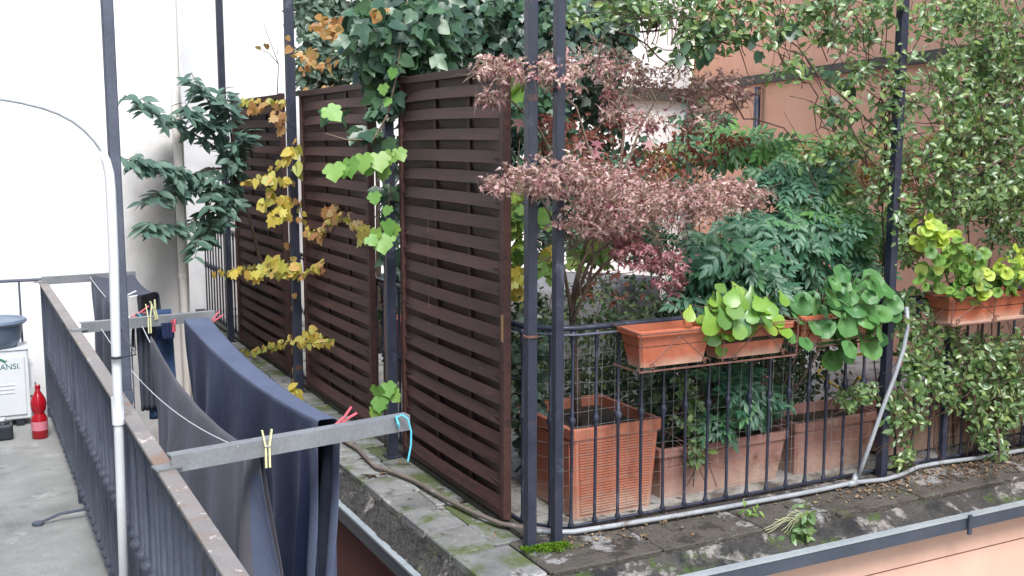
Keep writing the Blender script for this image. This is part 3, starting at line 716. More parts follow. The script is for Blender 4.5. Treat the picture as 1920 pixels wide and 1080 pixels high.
# pegs
def peg(p, rot, mat, label, L=.085):
    th = thing('clothes_peg', label, 'clothes peg', p, 'clothes pegs'); 
    m4 = Euler(rot).to_matrix().to_4x4()
    def hx(pts):
        m_ = MB(); m_.hexa([m4 @ Vector(q)+Vector(p) for q in pts]); return m_
    for sgn in (-1, 1):
        a, b_, c = sgn*.004, sgn*.017, sgn*.007
        m_ = MB()
        for (s0, s1, w0, w1, q0, q1) in ((-.45, .1, .003, .003, .006, .006), (.1, .55, .003, .013, .006, .005)):
            pts_ = []
            for (zz, off, tt) in ((s0*L, w0, q0), (s1*L, w1, q1)):
                for (sx, sy) in ((0, -1), (1, -1), (1, 1), (0, 1)): pts_.append(m4 @ Vector((sgn*(off+sx*tt), sy*.005, zz))+Vector(p))
            m_.hexa(pts_)
        part('jaw', m_, mat, th)
    part('spring', MB().tube([m4 @ Vector((-.009, 0, .1*L))+Vector(p), m4 @ Vector((.009, 0, .1*L))+Vector(p)], .0055, 8), M['wire'], th)
    return th
peg((.853, 3.405, 1.005), (0, 0, 0), M['yellow_plastic'], 'pale yellow peg on the nearest arm clipping the grey sheet', .125)
pk1 = oy(645, 786, 3.53); peg(tuple(pk1), (0, R_(52), 0), M['pink_plastic'], 'pink peg holding the navy sheet at the nearest arm', .085)
q = oy(280, 600, 6.08); peg(tuple(q), (0, 0, 0), M['yellow_plastic'], 'pale yellow peg in the middle of the middle arm', .16)
q = oy(290, 583, 6.14); peg(tuple(q), (0, -.2, .5), M['yellow_plastic'], 'pale yellow peg standing up behind the middle arm', .11)
q = oy(396, 604, 6.10); peg(tuple(q), (0, R_(50), 0), M['pink_plastic'], 'pink peg at the tip of the middle arm on the navy sheet', .14)
q = oy(326, 612, 6.14); peg(tuple(q), (0, 0, .8), M['pink_plastic'], 'small pink peg hanging under the middle arm', .07)
q = oy(234, 587, 6.6); peg(tuple(q), (0, .2, .9), M['pink_plastic'], 'pink peg on the white towel right beside the white tube', .12)
q = oy(262, 588, 6.5); peg(tuple(q), (0, 1.2, .3), M['pink_plastic'], 'pink peg lying over the dark garment', .12)
q = oy(268, 600, 6.2); peg(tuple(q), (0, -.9, .2), M['cyan_plastic'], 'light blue peg on the middle arm', .08)
q = oy(236, 556, 7.2); peg(tuple(q), (0, 1.35, .2), M['whitecloth'], 'white peg on the edge of the charcoal sheet', .13)
# air conditioner, basin, bottle, canister
ac = thing('air_conditioner', 'white outdoor air conditioning unit with a grey basin on top', 'air conditioner', (.0, 8.3, 0))
o = part('housing', MB().box(-.42, .40, 8.24, 8.50, .05, .545), M['ac_white'], ac); bevel(o, .012, 3)
o = part('front_panel', MB().box(-.40, .372, 8.228, 8.239, .085, .50), M['ac_white'], ac); bevel(o, .005)
for z in (.30, .272, .245): part('groove_rib', MB().box(-.05, .30, 8.224, 8.2275, z, z+.007), M['ac_white'], ac)
part('top_lid', MB().box(-.425, .406, 8.232, 8.506, .5455, .558), M['ac_white'], ac)
part('valve_cover', MB().box(.402, .432, 8.30, 8.44, .26, .44), M['ac_white'], ac)
part('pipe', MB().tube([(.43, 8.33, .29), (.445, 8.32, .25), (.43, 8.33, .19), (.40, 8.4, .17)], .008, 6), M['black_plastic'], ac)
for x_ in (-.33, .30): part('foot', MB().box(x_, x_+.05, 8.25, 8.49, 0, .049), M['black_plastic'], ac)
fg = MB()
for r in (.05, .09, .13, .17): fg.tube([(-.20+r*math.cos(a), 8.226, .30+r*math.sin(a)) for a in [2*PI*i/24 for i in range(25)]], .002, 4)
part('fan_grille', fg, M['steel_grey'], ac)
cu = bpy.data.curves.new('lettering', 'FONT'); cu.body = 'ANSI.'; cu.size = .055; cu.extrude = .0006
to = bpy.data.objects.new('tmp', cu); COL.objects.link(to); dg = bpy.context.evaluated_depsgraph_get()
me = bpy.data.meshes.new_from_object(to.evaluated_get(dg)); bpy.data.objects.remove(to)
me.name = 'lettering'; me.materials.clear(); me.materials.append(M['teal_print'])
lt = inst('lettering', me, (.215, 8.2268, .415), ac, rot=(PI/2, 0, 0))
sw = MB()
pp = [(.165+.09*i/10, 8.2268, .435+.05*math.sin(PI*i/10)**.8+.012*i/10) for i in range(11)]
sw.tube(pp, [.002+.007*math.sin(PI*i/10) for i in range(11)], 4); part('leaf_logo', sw, M['green_print'], ac)
part('logo_stroke', MB().tube([(.225, 8.2266, .482), (.262, 8.2266, .475)], .0035, 4), M['teal_print'], ac)
bs = thing('washing_basin', 'grey blue plastic basin standing on the air conditioner', 'basin', (.20, 8.36, .56))
part('bowl', MB().lathe((.20, 8.36, .56), [(.135, 0), (.165, .05), (.185, .165), (.19, .175), (.205, .18), (.208, .19), (.20, .196), (.182, .19), (.176, .16), (.155, .05), (.125, .015)], 32), M['basin'], bs, smooth=True)
part('rim_lip', MB().lathe((.20, 8.36, .715), [(.186, 0), (.212, .018), (.214, .026), (.206, .03)], 32), M['basin'], bs, smooth=True)
bt = thing('red_bottle', 'red plastic bottle with narrow waist on the floor by the railing', 'bottle', (.425, 7.85, 0))
part('body', MB().lathe((.425, 7.85, 0), [(.045, 0), (.052, .008), (.053, .12), (.05, .145), (.036, .165), (.034, .175), (.047, .20), (.052, .235), (.048, .265), (.030, .30), (.016, .325), (.015, .338)], 20), M['red'], bt, smooth=True)
part('cap', MB().lathe((.425, 7.85, .338), [(.018, 0), (.018, .026), (.016, .029)], 14), M['red'], bt)
part('label', MB().lathe((.425, 7.85, .06), [(.0538, 0), (.0538, .06)], 20), M['label'], bt, smooth=False)
ca = thing('dark_canister', 'short dark blue canister with pale cap below the air conditioner', 'canister', (.22, 7.95, 0))
o = part('body', MB().box(.12, .262, 7.87, 8.03, 0, .105), M['black_plastic'], ca); bevel(o, .018, 3)
part('shoulder', MB().lathe((.20, 7.95, .105), [(.05, 0), (.045, .012), (.025, .018)], 14), M['black_plastic'], ca)
part('cap', MB().lathe((.20, 7.95, .123), [(.022, 0), (.022, .016)], 12), M['whitecloth'], ca)

# ================================================================== FENCE PANELS
def slat_mesh(L, bow, w_, name):
    m_ = MB(); n = 6; th = .007
    pts_ = []
    for i in range(n+1):
        t_ = i/n; yy = -L/2+L*t_; b_ = bow*math.sin(PI*t_)**.7
        pts_.append((yy, b_))
    nv = 0
    for (yy, b_) in pts_:
        m_.v += [(b_-th/2, yy, -w_/2), (b_+th/2, yy, -w_/2), (b_+th/2, yy, w_/2), (b_-th/2, yy, w_/2)]
    for i in range(n):
        for j in range(4):
            a = i*4+j; b2 = i*4+(j+1) % 4; m_.f.append((a, b2, b2+4, a+4))
    m_.f.append((3, 2, 1, 0)); e = n*4; m_.f.append((e, e+1, e+2, e+3))
    return m_.mesh(name)
def fence_panel(y0, y1, label, wear):
    th = thing('wooden_fence', label, 'fence', (2.46, (y0+y1)/2, 0), 'brown woven wooden fence panels')
    z0, z1 = .07, 2.36; fw = .042
    for (a, b_) in ((y0, y0+fw), (y1-fw, y1)):
        o = part('stile', MB().box(2.44, 2.485, a, b_, z0-.03, z1+.02), M['wood'], th); bevel(o, .003)
    o = part('top_rail', MB().box(2.436, 2.489, y0+fw+.001, y1-fw-.001, z1-.03, z1+.012), M['wood'], th); bevel(o, .003)
    part('bottom_rail', MB().box(2.44, 2.485, y0+fw+.001, y1-fw-.001, z0-.02, z0+.02), M['wood'], th)
    L = y1-y0-2*fw-.004; yc = (y0+y1)/2; n = 40; pitch = (z1-.03-z0-.02)/n
    mf = slat_mesh(L, -.027, pitch*1.16, 'slat'); mf.materials.append(M['wood'])
    mk = slat_mesh(L, .015, pitch*2.0, 'slat'); mk.materials.append(M['wood'])
    for i in range(n):
        z = z0+.02+pitch*(i+.5); front = i % 2 == 0
        inst('slat', mf if front else mk, (2.4625+random.uniform(-.004, .004), yc, z+random.uniform(-.003, .003)), th,
             rot=(random.uniform(-.003, .003), (.24 if front else -.18)+random.uniform(-.10, .10), 0), scale=(random.uniform(.8, 1.2), 1, random.uniform(.95, 1.04)))
    for k in (.36, .70):
        yy = y1-fw-(L)*k
        part('batten', MB().box(2.4575, 2.4675, yy-.016, yy+.016, z0+.02, z1-.03), M['wood'], th)
    return th
p1 = fence_panel(4.87, 6.30, 'nearest woven wooden fence panel, at the corner beside the red maple', 1)
o = part('split_end', MB().box(2.438, 2.446, 4.872, 4.895, .98, 1.12), M['wood_raw'], p1)
for (z_, L_) in ((1.42, .28), (1.05, .22), (.95, .1)):
    part('scratch', MB().box(2.4375, 2.4385, 5.84, 5.843, z_-L_/2, z_+L_/2), M['wood_raw'], p1)
fence_panel(6.86, 8.42, 'middle woven fence panel, between the two creeper covered posts', 1)
fence_panel(8.98, 10.75, 'farthest woven fence panel, beside the dark leafy shrub', 1)

# ================================================================== POSTS
def post(x_, y_, zt_, label, w_=.046, z0=-.002, plate=True):
    th = thing('steel_post', label, 'post', (x_, y_, 0), 'dark steel posts of the garden frame')
    o = part('shaft', MB().box(x_-w_/2, x_+w_/2, y_-w_/2, y_+w_/2, z0, zt_), M['steel'], th); bevel(o, .003)
    if plate: part('base_plate', MB().box(x_-w_*.8, x_+w_*.8, y_-w_*.8, y_+w_*.8, z0, z0+.008), M['steel'], th)
    return th
pa = post(2.43, 4.56, 3.7, 'dark steel post at the corner, left one of the pair before the maple', .05)
part('ring', MB().lathe((2.43, 4.56, 1.06), [(.037, 0), (.037, .010)], 14), M['rust_wire'], pa)
post(2.572, 4.545, 3.7, 'dark steel post at the corner, right one of the pair before the maple', .045)
post(2.395, 6.36, 2.62, 'dark post between the nearest and middle fence panels, ivy on top', .06)
post(2.385, 8.45, 3.7, 'dark post carrying the yellow creeper between middle and far fence panels', .065)
post(2.385, 10.85, 3.7, 'thin dark post beside the leafy shrub at the far fence end', .06)
post(4.82, 4.60, 3.7, 'dark post wrapped in jasmine right of the round leaved plant', .05)
post(5.36, 4.63, 1.05, 'short thick railing post among the jasmine leaves', .035)

# ================================================================== TERRACE RAILING
tr = thing('terrace_railing', 'wrought iron railing with collared bars round the roof garden', 'railing', (2.7, 4.65, 0))
corner = [(2.52, 12.8), (2.52, 4.98), (2.53, 4.86), (2.57, 4.76), (2.64, 4.68), (2.74, 4.65), (8.0, 4.65)]
def railpath(z, off=0): return [(a+off, b_, z) for a, b_ in corner]
part('top_rail', MB().tube(railpath(1.065), .015, 8), M['steel'], tr, smooth=True)
part('lower_rail', MB().tube(railpath(.035), .009, 6), M['steel'], tr, smooth=True)
part('top_rail', MB().tube([(a, b_-.03*(b_ < 4.7), z) for a, b_, z in railpath(1.035)], .007, 6), M['steel_grey'], tr, smooth=True)
bl = baluster_mesh(.0085, 1.02, .03, 'baluster', (.56,), 7); bl.materials.append(M['steel'])
x_ = 2.715
while x_ < 7.0:
    if not (5.30 < x_ < 5.42): inst('baluster', bl, (x_, 4.65, 0), tr, rot=(random.uniform(-.008, .008), random.uniform(-.008, .008), random.uniform(0, 6)))
    x_ += .1415
for (a, b_) in ((2.62, 4.70), (2.535, 4.84)): inst('baluster', bl, (a, b_, 0), tr)
y = 4.98
while y < 12.7:
    inst('baluster', bl, (2.52, y, 0), tr); y += .1415
# wire mesh behind the bars
wm = MB()
for z in np.arange(.10, 1.0, .075):
    p = [(a+.012, b_+.012, z+random.uniform(-.006, .006)) for a, b_ in corner[1:]]
    q = [(2.65+.13*i, 4.664+random.uniform(-.004, .004), z+random.uniform(-.005, .005)) for i in range(35)]
    wm.tube([(2.532, 5.3, z), (2.532, 4.95, z), (2.55, 4.84, z), (2.6, 4.73, z)]+q, .0011, 3, caps=False)
for i in range(60):
    x_ = 2.68+.075*i; wm.tube([(x_, 4.664, .06), (x_+random.uniform(-.01, .01), 4.664, .5), (x_, 4.664, 1.0)], .0009, 3, caps=False)
o = part('wire_mesh', wm, M['wire'], tr); o['kind'] = 'stuff'
# conduit along the foot
cn = thing('irrigation_tube', 'light grey plastic tube running along the foot of the railing', 'pipe', (2.7, 4.62, 0))
def onkerb(px, py, z=.026): v = oz(px, py, z); return (v.x, v.y, z)
part('tube', MB().tube([onkerb(*a) for a in [(985, 990), (1010, 996), (1040, 998), (1075, 997), (1150, 986), (1250, 970), (1350, 953), (1450, 935), (1540, 918), (1600, 905), (1660, 899), (1690, 890), (1720, 876), (1760, 868), (1840, 858), (1930, 842), (1990, 834)]], .0135, 8), M['conduit'], cn, smooth=True)
part('tube', MB().tube([onkerb(*a) for a in [(600, 790), (645, 826), (672, 842), (690, 862), (705, 876), (740, 886), (775, 900), (830, 932), (890, 962), (940, 982), (985, 990)]], .0125, 8), M['conduit_dirty'], cn, smooth=True, label='mud stained length of tube under the fence panels')
part('joint', MB().tube([onkerb(1590, 908), onkerb(1606, 905)], .019, 8), M['conduit'], cn, smooth=True)
part('joint', MB().tube([onkerb(1600, 905), tuple(Vector(onkerb(1606, 900))+Vector((0, 0, .04)))], .018, 8), M['conduit'], cn, smooth=True)
vt = MB().tube([onkerb(1606, 903, .02)]+[tuple(oy(*a)) for a in [(1618, 870, 4.52), (1636, 820, 4.50), (1655, 765, 4.49), (1678, 705, 4.48), (1694, 655, 4.48), (1702, 612, 4.49), (1700, 575, 4.50)]], .0125, 8)
part('riser', vt, M['conduit'], cn, smooth=True)

# ================================================================== PLANTERS
def tapered(x0, x1, y0, y1, z0, z1, tap, rim=.02, rimh=.05, wall_=.015):
    """open tapered box with thick rim : returns MB, and soil plane MB"""
    m_ = MB(); c = .015
    R0 = [(x0+tap, x1-tap, y0+tap, y1-tap, z0, 0), (x0+tap*rimh/(z1-z0), x1-tap*rimh/(z1-z0), y0+tap*rimh/(z1-z0), y1-tap*rimh/(z1-z0), z1-rimh, 0),
          (x0-rim*.4, x1+rim*.4, y0-rim*.4, y1+rim*.4, z1-rimh+.002, 0), (x0-rim*.5, x1+rim*.5, y0-rim*.5, y1+rim*.5, z1-.004, 0), (x0-rim*.3, x1+rim*.3, y0-rim*.3, y1+rim*.3, z1, 0),
          (x0+wall_, x1-wall_, y0+wall_, y1-wall_, z1, 0), (x0+wall_+.005, x1-wall_-.005, y0+wall_+.005, y1-wall_-.005, z1-.09, 0)]
    m_.ring(R0, c)
    m_.f.pop()
    s = MB(); s.ring([(x0+wall_, x1-wall_, y0+wall_, y1-wall_, z1-.085, 0), (x0+wall_, x1-wall_, y0+wall_, y1-wall_, z1-.06, .0)], c)
    return m_, s
def planter(name, label, box, mat, tap=.03, ribs=None, group=None, rimh=.05):
    x0, x1, y0, y1, z0, z1 = box
    th = thing(name, label, 'planter', ((x0+x1)/2, (y0+y1)/2, z0), group)
    m_, s = tapered(x0, x1, y0, y1, z0, z1, tap, rimh=rimh)
    part('pot', m_, mat, th); part('soil', s, M['soil'], th)
    if ribs:
        rb = MB(); n = ribs
        for i in range(n):
            z = z0+.03+(z1-rimh-z0-.05)*i/(n-1); q = tap*(1-(z-z0)/(z1-z0)); g = .035
            d = (z1-z0)/n*.28
            rb.box(x0+q+g, x1-q-g, y0+q-.008, y0+q+.004, z-d, z+d)
            rb.box(x0+q-.008, x0+q+.004, y0+q+g, y1-q-g, z-d, z+d)
        o = part('ribs', rb, mat, th); o['kind'] = 'stuff'
    return th
planter('ribbed_planter', 'large square ribbed terracotta planter holding the maple', (2.80, 3.35, 4.78, 5.42, 0.0, .50), M['terracotta'], .03, 27, rimh=.06)
gp = 'long terracotta planters standing behind the railing'
planter('long_planter', 'long weathered terracotta planter right of the ribbed one', (3.40, 4.31, 4.84, 5.18, 0.0, .30), M['terracotta_pale'], .04, group=gp)
planter('long_planter', 'terracotta planter below the round leaved plant', (4.37, 5.02, 4.84, 5.22, 0.0, .33), M['terracotta_pale'], .035, group=gp)
planter('long_planter', 'terracotta planter right of the jasmine wrapped post', (5.12, 5.95, 4.84, 5.20, 0.02, .31), M['terracotta_pale'], .035, group=gp)
planter('long_planter', 'terracotta planter at the right edge behind hanging jasmine', (6.02, 6.9, 4.84, 5.20, 0.02, .31), M['terracotta_pale'], .035, group=gp)
planter('back_planter', 'small terracotta planter further back on the paving', (4.5, 5.3, 5.9, 6.2, 0.0, .26), M['terracotta_pale'], .03)
planter('upright_planter', 'terracotta planter glimpsed between the nearest and middle fence panels', (2.62, 3.0, 6.5, 7.0, 0.35, .8), M['terracotta'], .03)
gb = 'terracotta flower boxes hung on the railing'
planter('flower_box', 'empty looking hung flower box left of the lime leaved one', (2.965, 3.42, 4.42, 4.62, .872, 1.062), M['terracotta_new'], .035, group=gb, rimh=.03)
planter('flower_box', 'hung flower box under the lime green rosette', (3.45, 3.94, 4.42, 4.62, .872, 1.04), M['terracotta_new'], .04, group=gb, rimh=.03)
planter('flower_box', 'hung flower box in shade under the large round leaves', (4.03, 4.55, 4.44, 4.62, .90, 1.06), M['terracotta_new'], .03, group=gb, rimh=.03)
fb = planter('flower_box', 'hung flower box with geranium at the right edge', (5.15, 5.82, 4.44, 4.64, .93, 1.09), M['terracotta_new'], .03, group=gb, rimh=.03)
# iron carriers
def carrier(x0, x1, y0, z0, z1, label, deco):
    th = thing('box_carrier', label, 'bracket', ((x0+x1)/2, 4.6, z0), 'rusty iron carriers of the flower boxes')
    yb_ = 4.635; r = .004
    part('base_bar', MB().tube([(x0, yb_, z0), (x0, y0, z0), (x1, y0, z0), (x1, yb_, z0)], r+.001, 5), M['rust_wire'], th)
    part('top_bar', MB().tube([(x0-.02, yb_, z1+.015), (x0, y0-.01, z1-.01), (x1, y0-.01, z1-.01), (x1, yb_, z1+.01)], r, 5), M['rust_wire'], th)
    for q in (x0, (x0+x1)/2+.01, x1): part('upright', MB().tube([(q, y0, z0), (q, y0-.01, z1-.01)], r, 5), M['rust_wire'], th)
    for (cx) in deco:
        part('cross_bar', MB().tube([(cx-.17, y0-.004, z0+.03), (cx, y0-.012, z1-.03), (cx+.17, y0-.004, z0+.03)], .0035, 5), M['rust_wire'], th)
        for sg in (-1, 1):
            sc_ = [(cx+sg*(.17-.002*i)+.018*math.cos(i*.8)*(1-i/14), y0-.006, z0+.025+.018*math.sin(i*.8)*(1-i/14)) for i in range(12)]
            part('scroll', MB().tube(sc_, .003, 4), M['rust_wire'], th)
    return th
carrier(2.955, 3.955, 4.405, .862, 1.06, 'rusty iron carrier under the two left flower boxes', (3.19, 3.70))
carrier(4.02, 4.56, 4.425, .89, 1.05, 'iron carrier under the flower box with large round leaves', (4.29,))
carrier(5.14, 5.83, 4.425, .92, 1.08, 'iron carrier of the geranium box at the right edge', (5.35,))
o = part('drip_tray', MB().box(5.17, 5.80, 4.435, 4.63, .922, .934), M['terracotta_pale'], fb)
top('bare_stalk', MB().tube([tuple(oy(*a)) for a in [(1283, 610, 4.5), (1281, 598, 4.5), (1276, 585, 4.51), (1268, 574, 4.52), (1256, 566, 4.53)]], .003, 5), M['vine_stem'], 'thin bare stalk curving out of the left flower box', 'plant')

# ================================================================== BACKGROUND ITEMS IN THE GARDEN
tp = thing('covered_table', 'garden table covered with a grey tarpaulin behind the maple', 'table', (4.0, 7.0, 0))
P = []
for i in range(41):
    u = i/40; row = []
    for k in range(25):
        h = k/24
        if h < .3: yy = 7.4-(h/.3)*.8; z = 1.0
        else: yy = 6.6-.10*(h-.3); z = 1.0-(h-.3)/.7*.95
        row.append((3.35+u*1.25+.02*math.sin(9*h+7*u), yy+.05*math.sin(16*u+3*h)*max(0, h-.25), z+.03*math.sin(5*u+8*h)*(h < .3)-.06*abs(u-.5)))
    P.append(row)
o = part('tarpaulin', MB().grid(P), M['tarp'], tp, smooth=True); solid(o, .006)
for (a, b_) in ((3.4, 6.7), (4.5, 6.7), (3.4, 7.3), (4.5, 7.3)): part('leg', MB().box(a-.02, a+.02, b_-.02, b_+.02, 0, .93), M['steel_grey'], tp)
lt_ = thing('garden_trellis', 'dark diamond lattice standing behind the maple', 'trellis', (3.6, 8.2, 0))
for sg in (-1, 1):
    for i in range(-7, 14):
        a = 3.0+i*.16; pts_ = []
        z0_, z1_ = .3, 2.0; xa_, xb_ = (a, a+1.7*.7) if sg > 0 else (a+1.7*.7, a)
        lo, hi = max(0, 0), 1
        # clip to 3.0..4.6
        f0, f1 = 0., 1.
        for lim, sign in ((3.0, 1), (4.6, -1)):
            if xb_ != xa_:
                t_ = (lim-xa_)/(xb_-xa_)
                if (xb_-xa_)*sign > 0: f0 = max(f0, t_)
                else: f1 = min(f1, t_)
        if f1-f0 < .05: continue
        A_ = Vector((xa_+(xb_-xa_)*f0, 8.2+.008*sg, z0_+(z1_-z0_)*f0)); B_ = Vector((xa_+(xb_-xa_)*f1, 8.2+.008*sg, z0_+(z1_-z0_)*f1))
        part('lath', MB().tube([A_, B_], .009, 4), M['lattice'], lt_)
hs = [tuple(oy(*a)) for a in [(1500, 770, 5.3), (1530, 778, 5.3), (1565, 775, 5.3), (1590, 765, 5.4), (1612, 745, 5.4), (1622, 720, 5.4), (1610, 706, 5.45), (1600, 720, 5.5), (1604, 745, 5.6), (1560, 720, 5.9), (1530, 700, 6.0), (1560, 672, 6.1), (1640, 660, 6.2)]]
top('garden_hose', MB().tube(hs, .011, 7), M['yellow_hose'], 'yellow garden hose looped behind the railing under the round leaved plant', 'hose', smooth=True)
lm = MB(); q = oy(1070, 117, 6.5)
top('wall_lamp', MB().lathe((q.x, q.y, q.z), [(.03, -.012), (.075, -.006), (.08, 0), (.02, .02)], 14), M['whitecloth'], 'small white disc lamp glimpsed above the maple beside the right post', 'lamp')


# ================================================================== VEGETATION
def P3(pts, y0, y1=None):
    n = len(pts); y1 = y0 if y1 is None else y1
    return [tuple(oy(a, b_, y0+(y1-y0)*i/max(1, n-1))) for i, (a, b_) in enumerate(pts)]
def fullpath(a, b_, n=8, amp=.03): return [tuple(q) for q in wander(a, b_, n, amp)]

# ---- red maple : trunk, limbs, flat pads of dry curled leaves
mp = thing('red_maple', 'japanese maple with pinkish brown dry leaves growing in the ribbed planter', 'tree', (2.98, 5.05, .4))
stems(mp, [P3([(1085, 800), (1082, 720), (1076, 640), (1072, 590), (1078, 540), (1088, 500)], 5.05, 5.0)], .021, .014, M['bark'], 'trunk', 8)
limbs = [P3([(1072, 590), (1060, 520), (1046, 450), (1030, 400), (1000, 350), (940, 345)], 5.05, 4.25),
         P3([(1075, 600), (1100, 540), (1110, 500), (1112, 450), (1100, 400), (1060, 330)], 5.0, 4.7),
         P3([(1078, 560), (1130, 500), (1190, 440), (1240, 380), (1320, 350), (1430, 370)], 5.0, 4.5),
         P3([(1088, 500), (1130, 420), (1170, 330), (1200, 240), (1240, 170), (1390, 165)], 5.0, 5.3),
         P3([(1095, 470), (1120, 380), (1110, 300), (1080, 200), (1010, 140), (890, 120)], 5.0, 4.6),
         P3([(1112, 450), (1160, 340), (1170, 250), (1150, 160), (1130, 90), (1100, 60)], 5.0, 5.4),
         P3([(1078, 560), (1110, 480), (1150, 450), (1200, 480), (1250, 530)], 5.0, 4.5),
         P3([(1100, 400), (1040, 300), (1010, 240), (960, 190), (890, 180)], 5.0, 4.6)]
stems(mp, limbs, .011, .003, M['twig'], 'branch', 6)
padA = [(975, 345, 4.35, 62, 28, .18, 300), (1060, 330, 4.45, 80, 38, .22, 630), (1150, 365, 4.5, 95, 52, .28, 930), (1240, 380, 4.6, 90, 45, .25, 690), (1330, 372, 4.6, 75, 40, .2, 570), (1405, 365, 4.55, 48, 28, .15, 255), (1120, 420, 4.5, 75, 28, .2, 300), (935, 352, 4.3, 25, 18, .1, 60),
        (1010, 135, 4.6, 70, 26, .2, 300), (930, 130, 4.55, 50, 24, .15, 240), (915, 180, 4.55, 38, 14, .1, 75), (1075, 130, 4.8, 60, 40, .25, 270),
        (1150, 120, 5.2, 60, 50, .3, 360), (1250, 150, 5.2, 70, 32, .2, 285), (1350, 170, 5.2, 78, 32, .2, 480), (1300, 215, 5.2, 60, 30, .2, 195), (1180, 215, 5.1, 60, 32, .25, 225), (1385, 190, 5.2, 30, 20, .1, 90)]
padA = [(a, b_, c, d*1.04, e*1.08, f, int(g*1.5)) for a, b_, c, d, e, f, g in padA]
foliage(mp, SHRIV, M['maple'], padA, .028, 120, up=.7, spread=1.1, down=.1, var=.45, clump=16, cs=.15)
foliage(mp, SHRIV, M['maple_red'], [(1190, 455, 4.5, 55, 18, .15, 170), (1215, 480, 4.5, 65, 24, .15, 300), (1245, 505, 4.5, 45, 24, .1, 170), (1262, 535, 4.5, 22, 14, .1, 60), (1160, 430, 4.5, 50, 14, .1, 60), (1130, 400, 4.5, 70, 26, .2, 150), (1160, 190, 5.1, 50, 26, .2, 70), (1100, 340, 4.5, 90, 30, .2, 110), (1200, 250, 5.1, 60, 25, .2, 60)], .032, 120, up=.7, spread=1.0, clump=14, cs=.16)
foliage(mp, SHRIV, M['maple_dark'], [(1100, 240, 5.2, 75, 40, .3, 161), (1010, 240, 5.1, 40, 40, .2, 60), (1180, 290, 5.2, 80, 45, .3, 135), (1290, 275, 5.3, 60, 40, .25, 87), (1230, 330, 5.1, 90, 30, .25, 94), (1340, 255, 5.4, 70, 20, .2, 53), (1140, 540, 5.3, 60, 40, .2, 40), (1400, 280, 5.5, 50, 20, .2, 33)], .044, 60, up=.5)
leaves(mp, PALM, M['maple_red'], [tuple(oy(a, b_, c)) for a, b_, c in [(975, 222, 4.7), (1120, 262, 4.9), (1118, 280, 4.9), (1086, 265, 5.0), (1215, 262, 4.9), (1010, 335, 4.3), (1122, 345, 4.4), (1052, 350, 4.4)]], [(-.4, -.8, .3)]*8, [(random.uniform(-.5, .5), 0, -1) for _ in range(8)], np.array([.07]*8), 8)
twigs(mp, blob_pts([(1130, 300, 4.9, 180, 160, .3, 60), (1130, 470, 4.9, 90, 60, .2, 30)]), M['twig'], 200, .26, .0024)
twigs(mp, blob_pts([(a, b_+6, c, d, e, f, g//8) for a, b_, c, d, e, f, g in padA]), M['twig'], 260, .14, .0016)

# ---- nandina, blue green drooping sprays
nd = thing('nandina_shrub', 'large shrub with drooping blue green leaflets behind the flower boxes', 'shrub', (3.9, 5.0, .3))
stems(nd, [fullpath((3.75+.09*i, 5.0, .2), tuple(oy(*q)), 8, .03) for i, q in enumerate([(1330, 470, 4.9), (1390, 420, 5), (1450, 340, 5.1), (1520, 330, 5.1), (1560, 400, 5.1), (1620, 450, 5.1), (1660, 480, 5)])], .008, .004, M['bark'], 'stem')
foliage(nd, COMP3, M['nandina'], [(1340, 470, 4.85, 55, 45, .2, 57), (1400, 510, 4.75, 80, 60, .22, 112), (1400, 440, 4.95, 60, 40, .2, 52), (1470, 450, 4.9, 60, 60, .2, 60), (1460, 560, 4.8, 60, 40, .2, 52), (1330, 545, 4.8, 40, 50, .2, 36)], .165, 170, up=.7, spread=.35, down=1.2, var=.2)
foliage(nd, COMP, M['nandina'], [(1440, 320, 5.1, 60, 38, .2, 41), (1500, 365, 5.1, 80, 55, .25, 88), (1560, 440, 5.0, 80, 50, .25, 96), (1500, 330, 5.1, 60, 30, .2, 40), (1620, 490, 5.0, 70, 50, .2, 80), (1540, 500, 5.0, 80, 40, .2, 72), (1650, 540, 4.95, 45, 45, .2, 40), (1420, 380, 5.0, 40, 30, .2, 19)], .165, 120, up=.8, spread=.35, down=1.1, var=.2)
ng = thing('bright_nandina', 'light green feathery shrub between the nandina and the jasmine', 'shrub', (4.6, 5.5, .3))
stems(ng, [fullpath((4.5+.1*i, 5.5, .1), tuple(oy(*q)), 8, .03) for i, q in enumerate([(1440, 270, 5.6), (1530, 340, 5.3), (1580, 390, 5.2), (1620, 330, 5.4)])], .007, .003, M['bark'], 'stem')
foliage(ng, COMP, M['nandina_green'], [(1560, 385, 5.0, 60, 45, .15, 38), (1600, 430, 5.1, 50, 35, .2, 22), (1450, 262, 5.7, 90, 22, .3, 60), (1550, 285, 5.6, 60, 30, .3, 28), (1380, 255, 5.7, 40, 25, .2, 16), (1640, 420, 5.2, 40, 40, .2, 20)], .19, 60, up=.8, spread=.35, down=.7, var=.25)
foliage(ng, COMP, M['nandina_rust'], [(1610, 320, 5.8, 55, 50, .3, 78), (1560, 280, 5.8, 50, 20, .3, 33), (1700, 340, 5.8, 60, 70, .3, 78), (1680, 430, 5.7, 60, 40, .3, 45), (1790, 290, 5.8, 40, 60, .3, 52), (1380, 420, 5.6, 50, 18, .1, 13), (1270, 290, 6, 30, 25, .2, 15)], .17, 50, up=.7, spread=.4, down=.5, var=.25)
gf = thing('fern_leaved_shrub', 'thin green leafed shrub in front of the pale wall right of the maple', 'shrub', (4.2, 6.2, .0))
stems(gf, [fullpath((4.3, 6.2, 0), tuple(oy(*q)), 9, .05) for q in [(1250, 300, 6.2), (1330, 250, 6.2), (1290, 350, 6.2)]], .008, .003, M['bark'], 'stem')
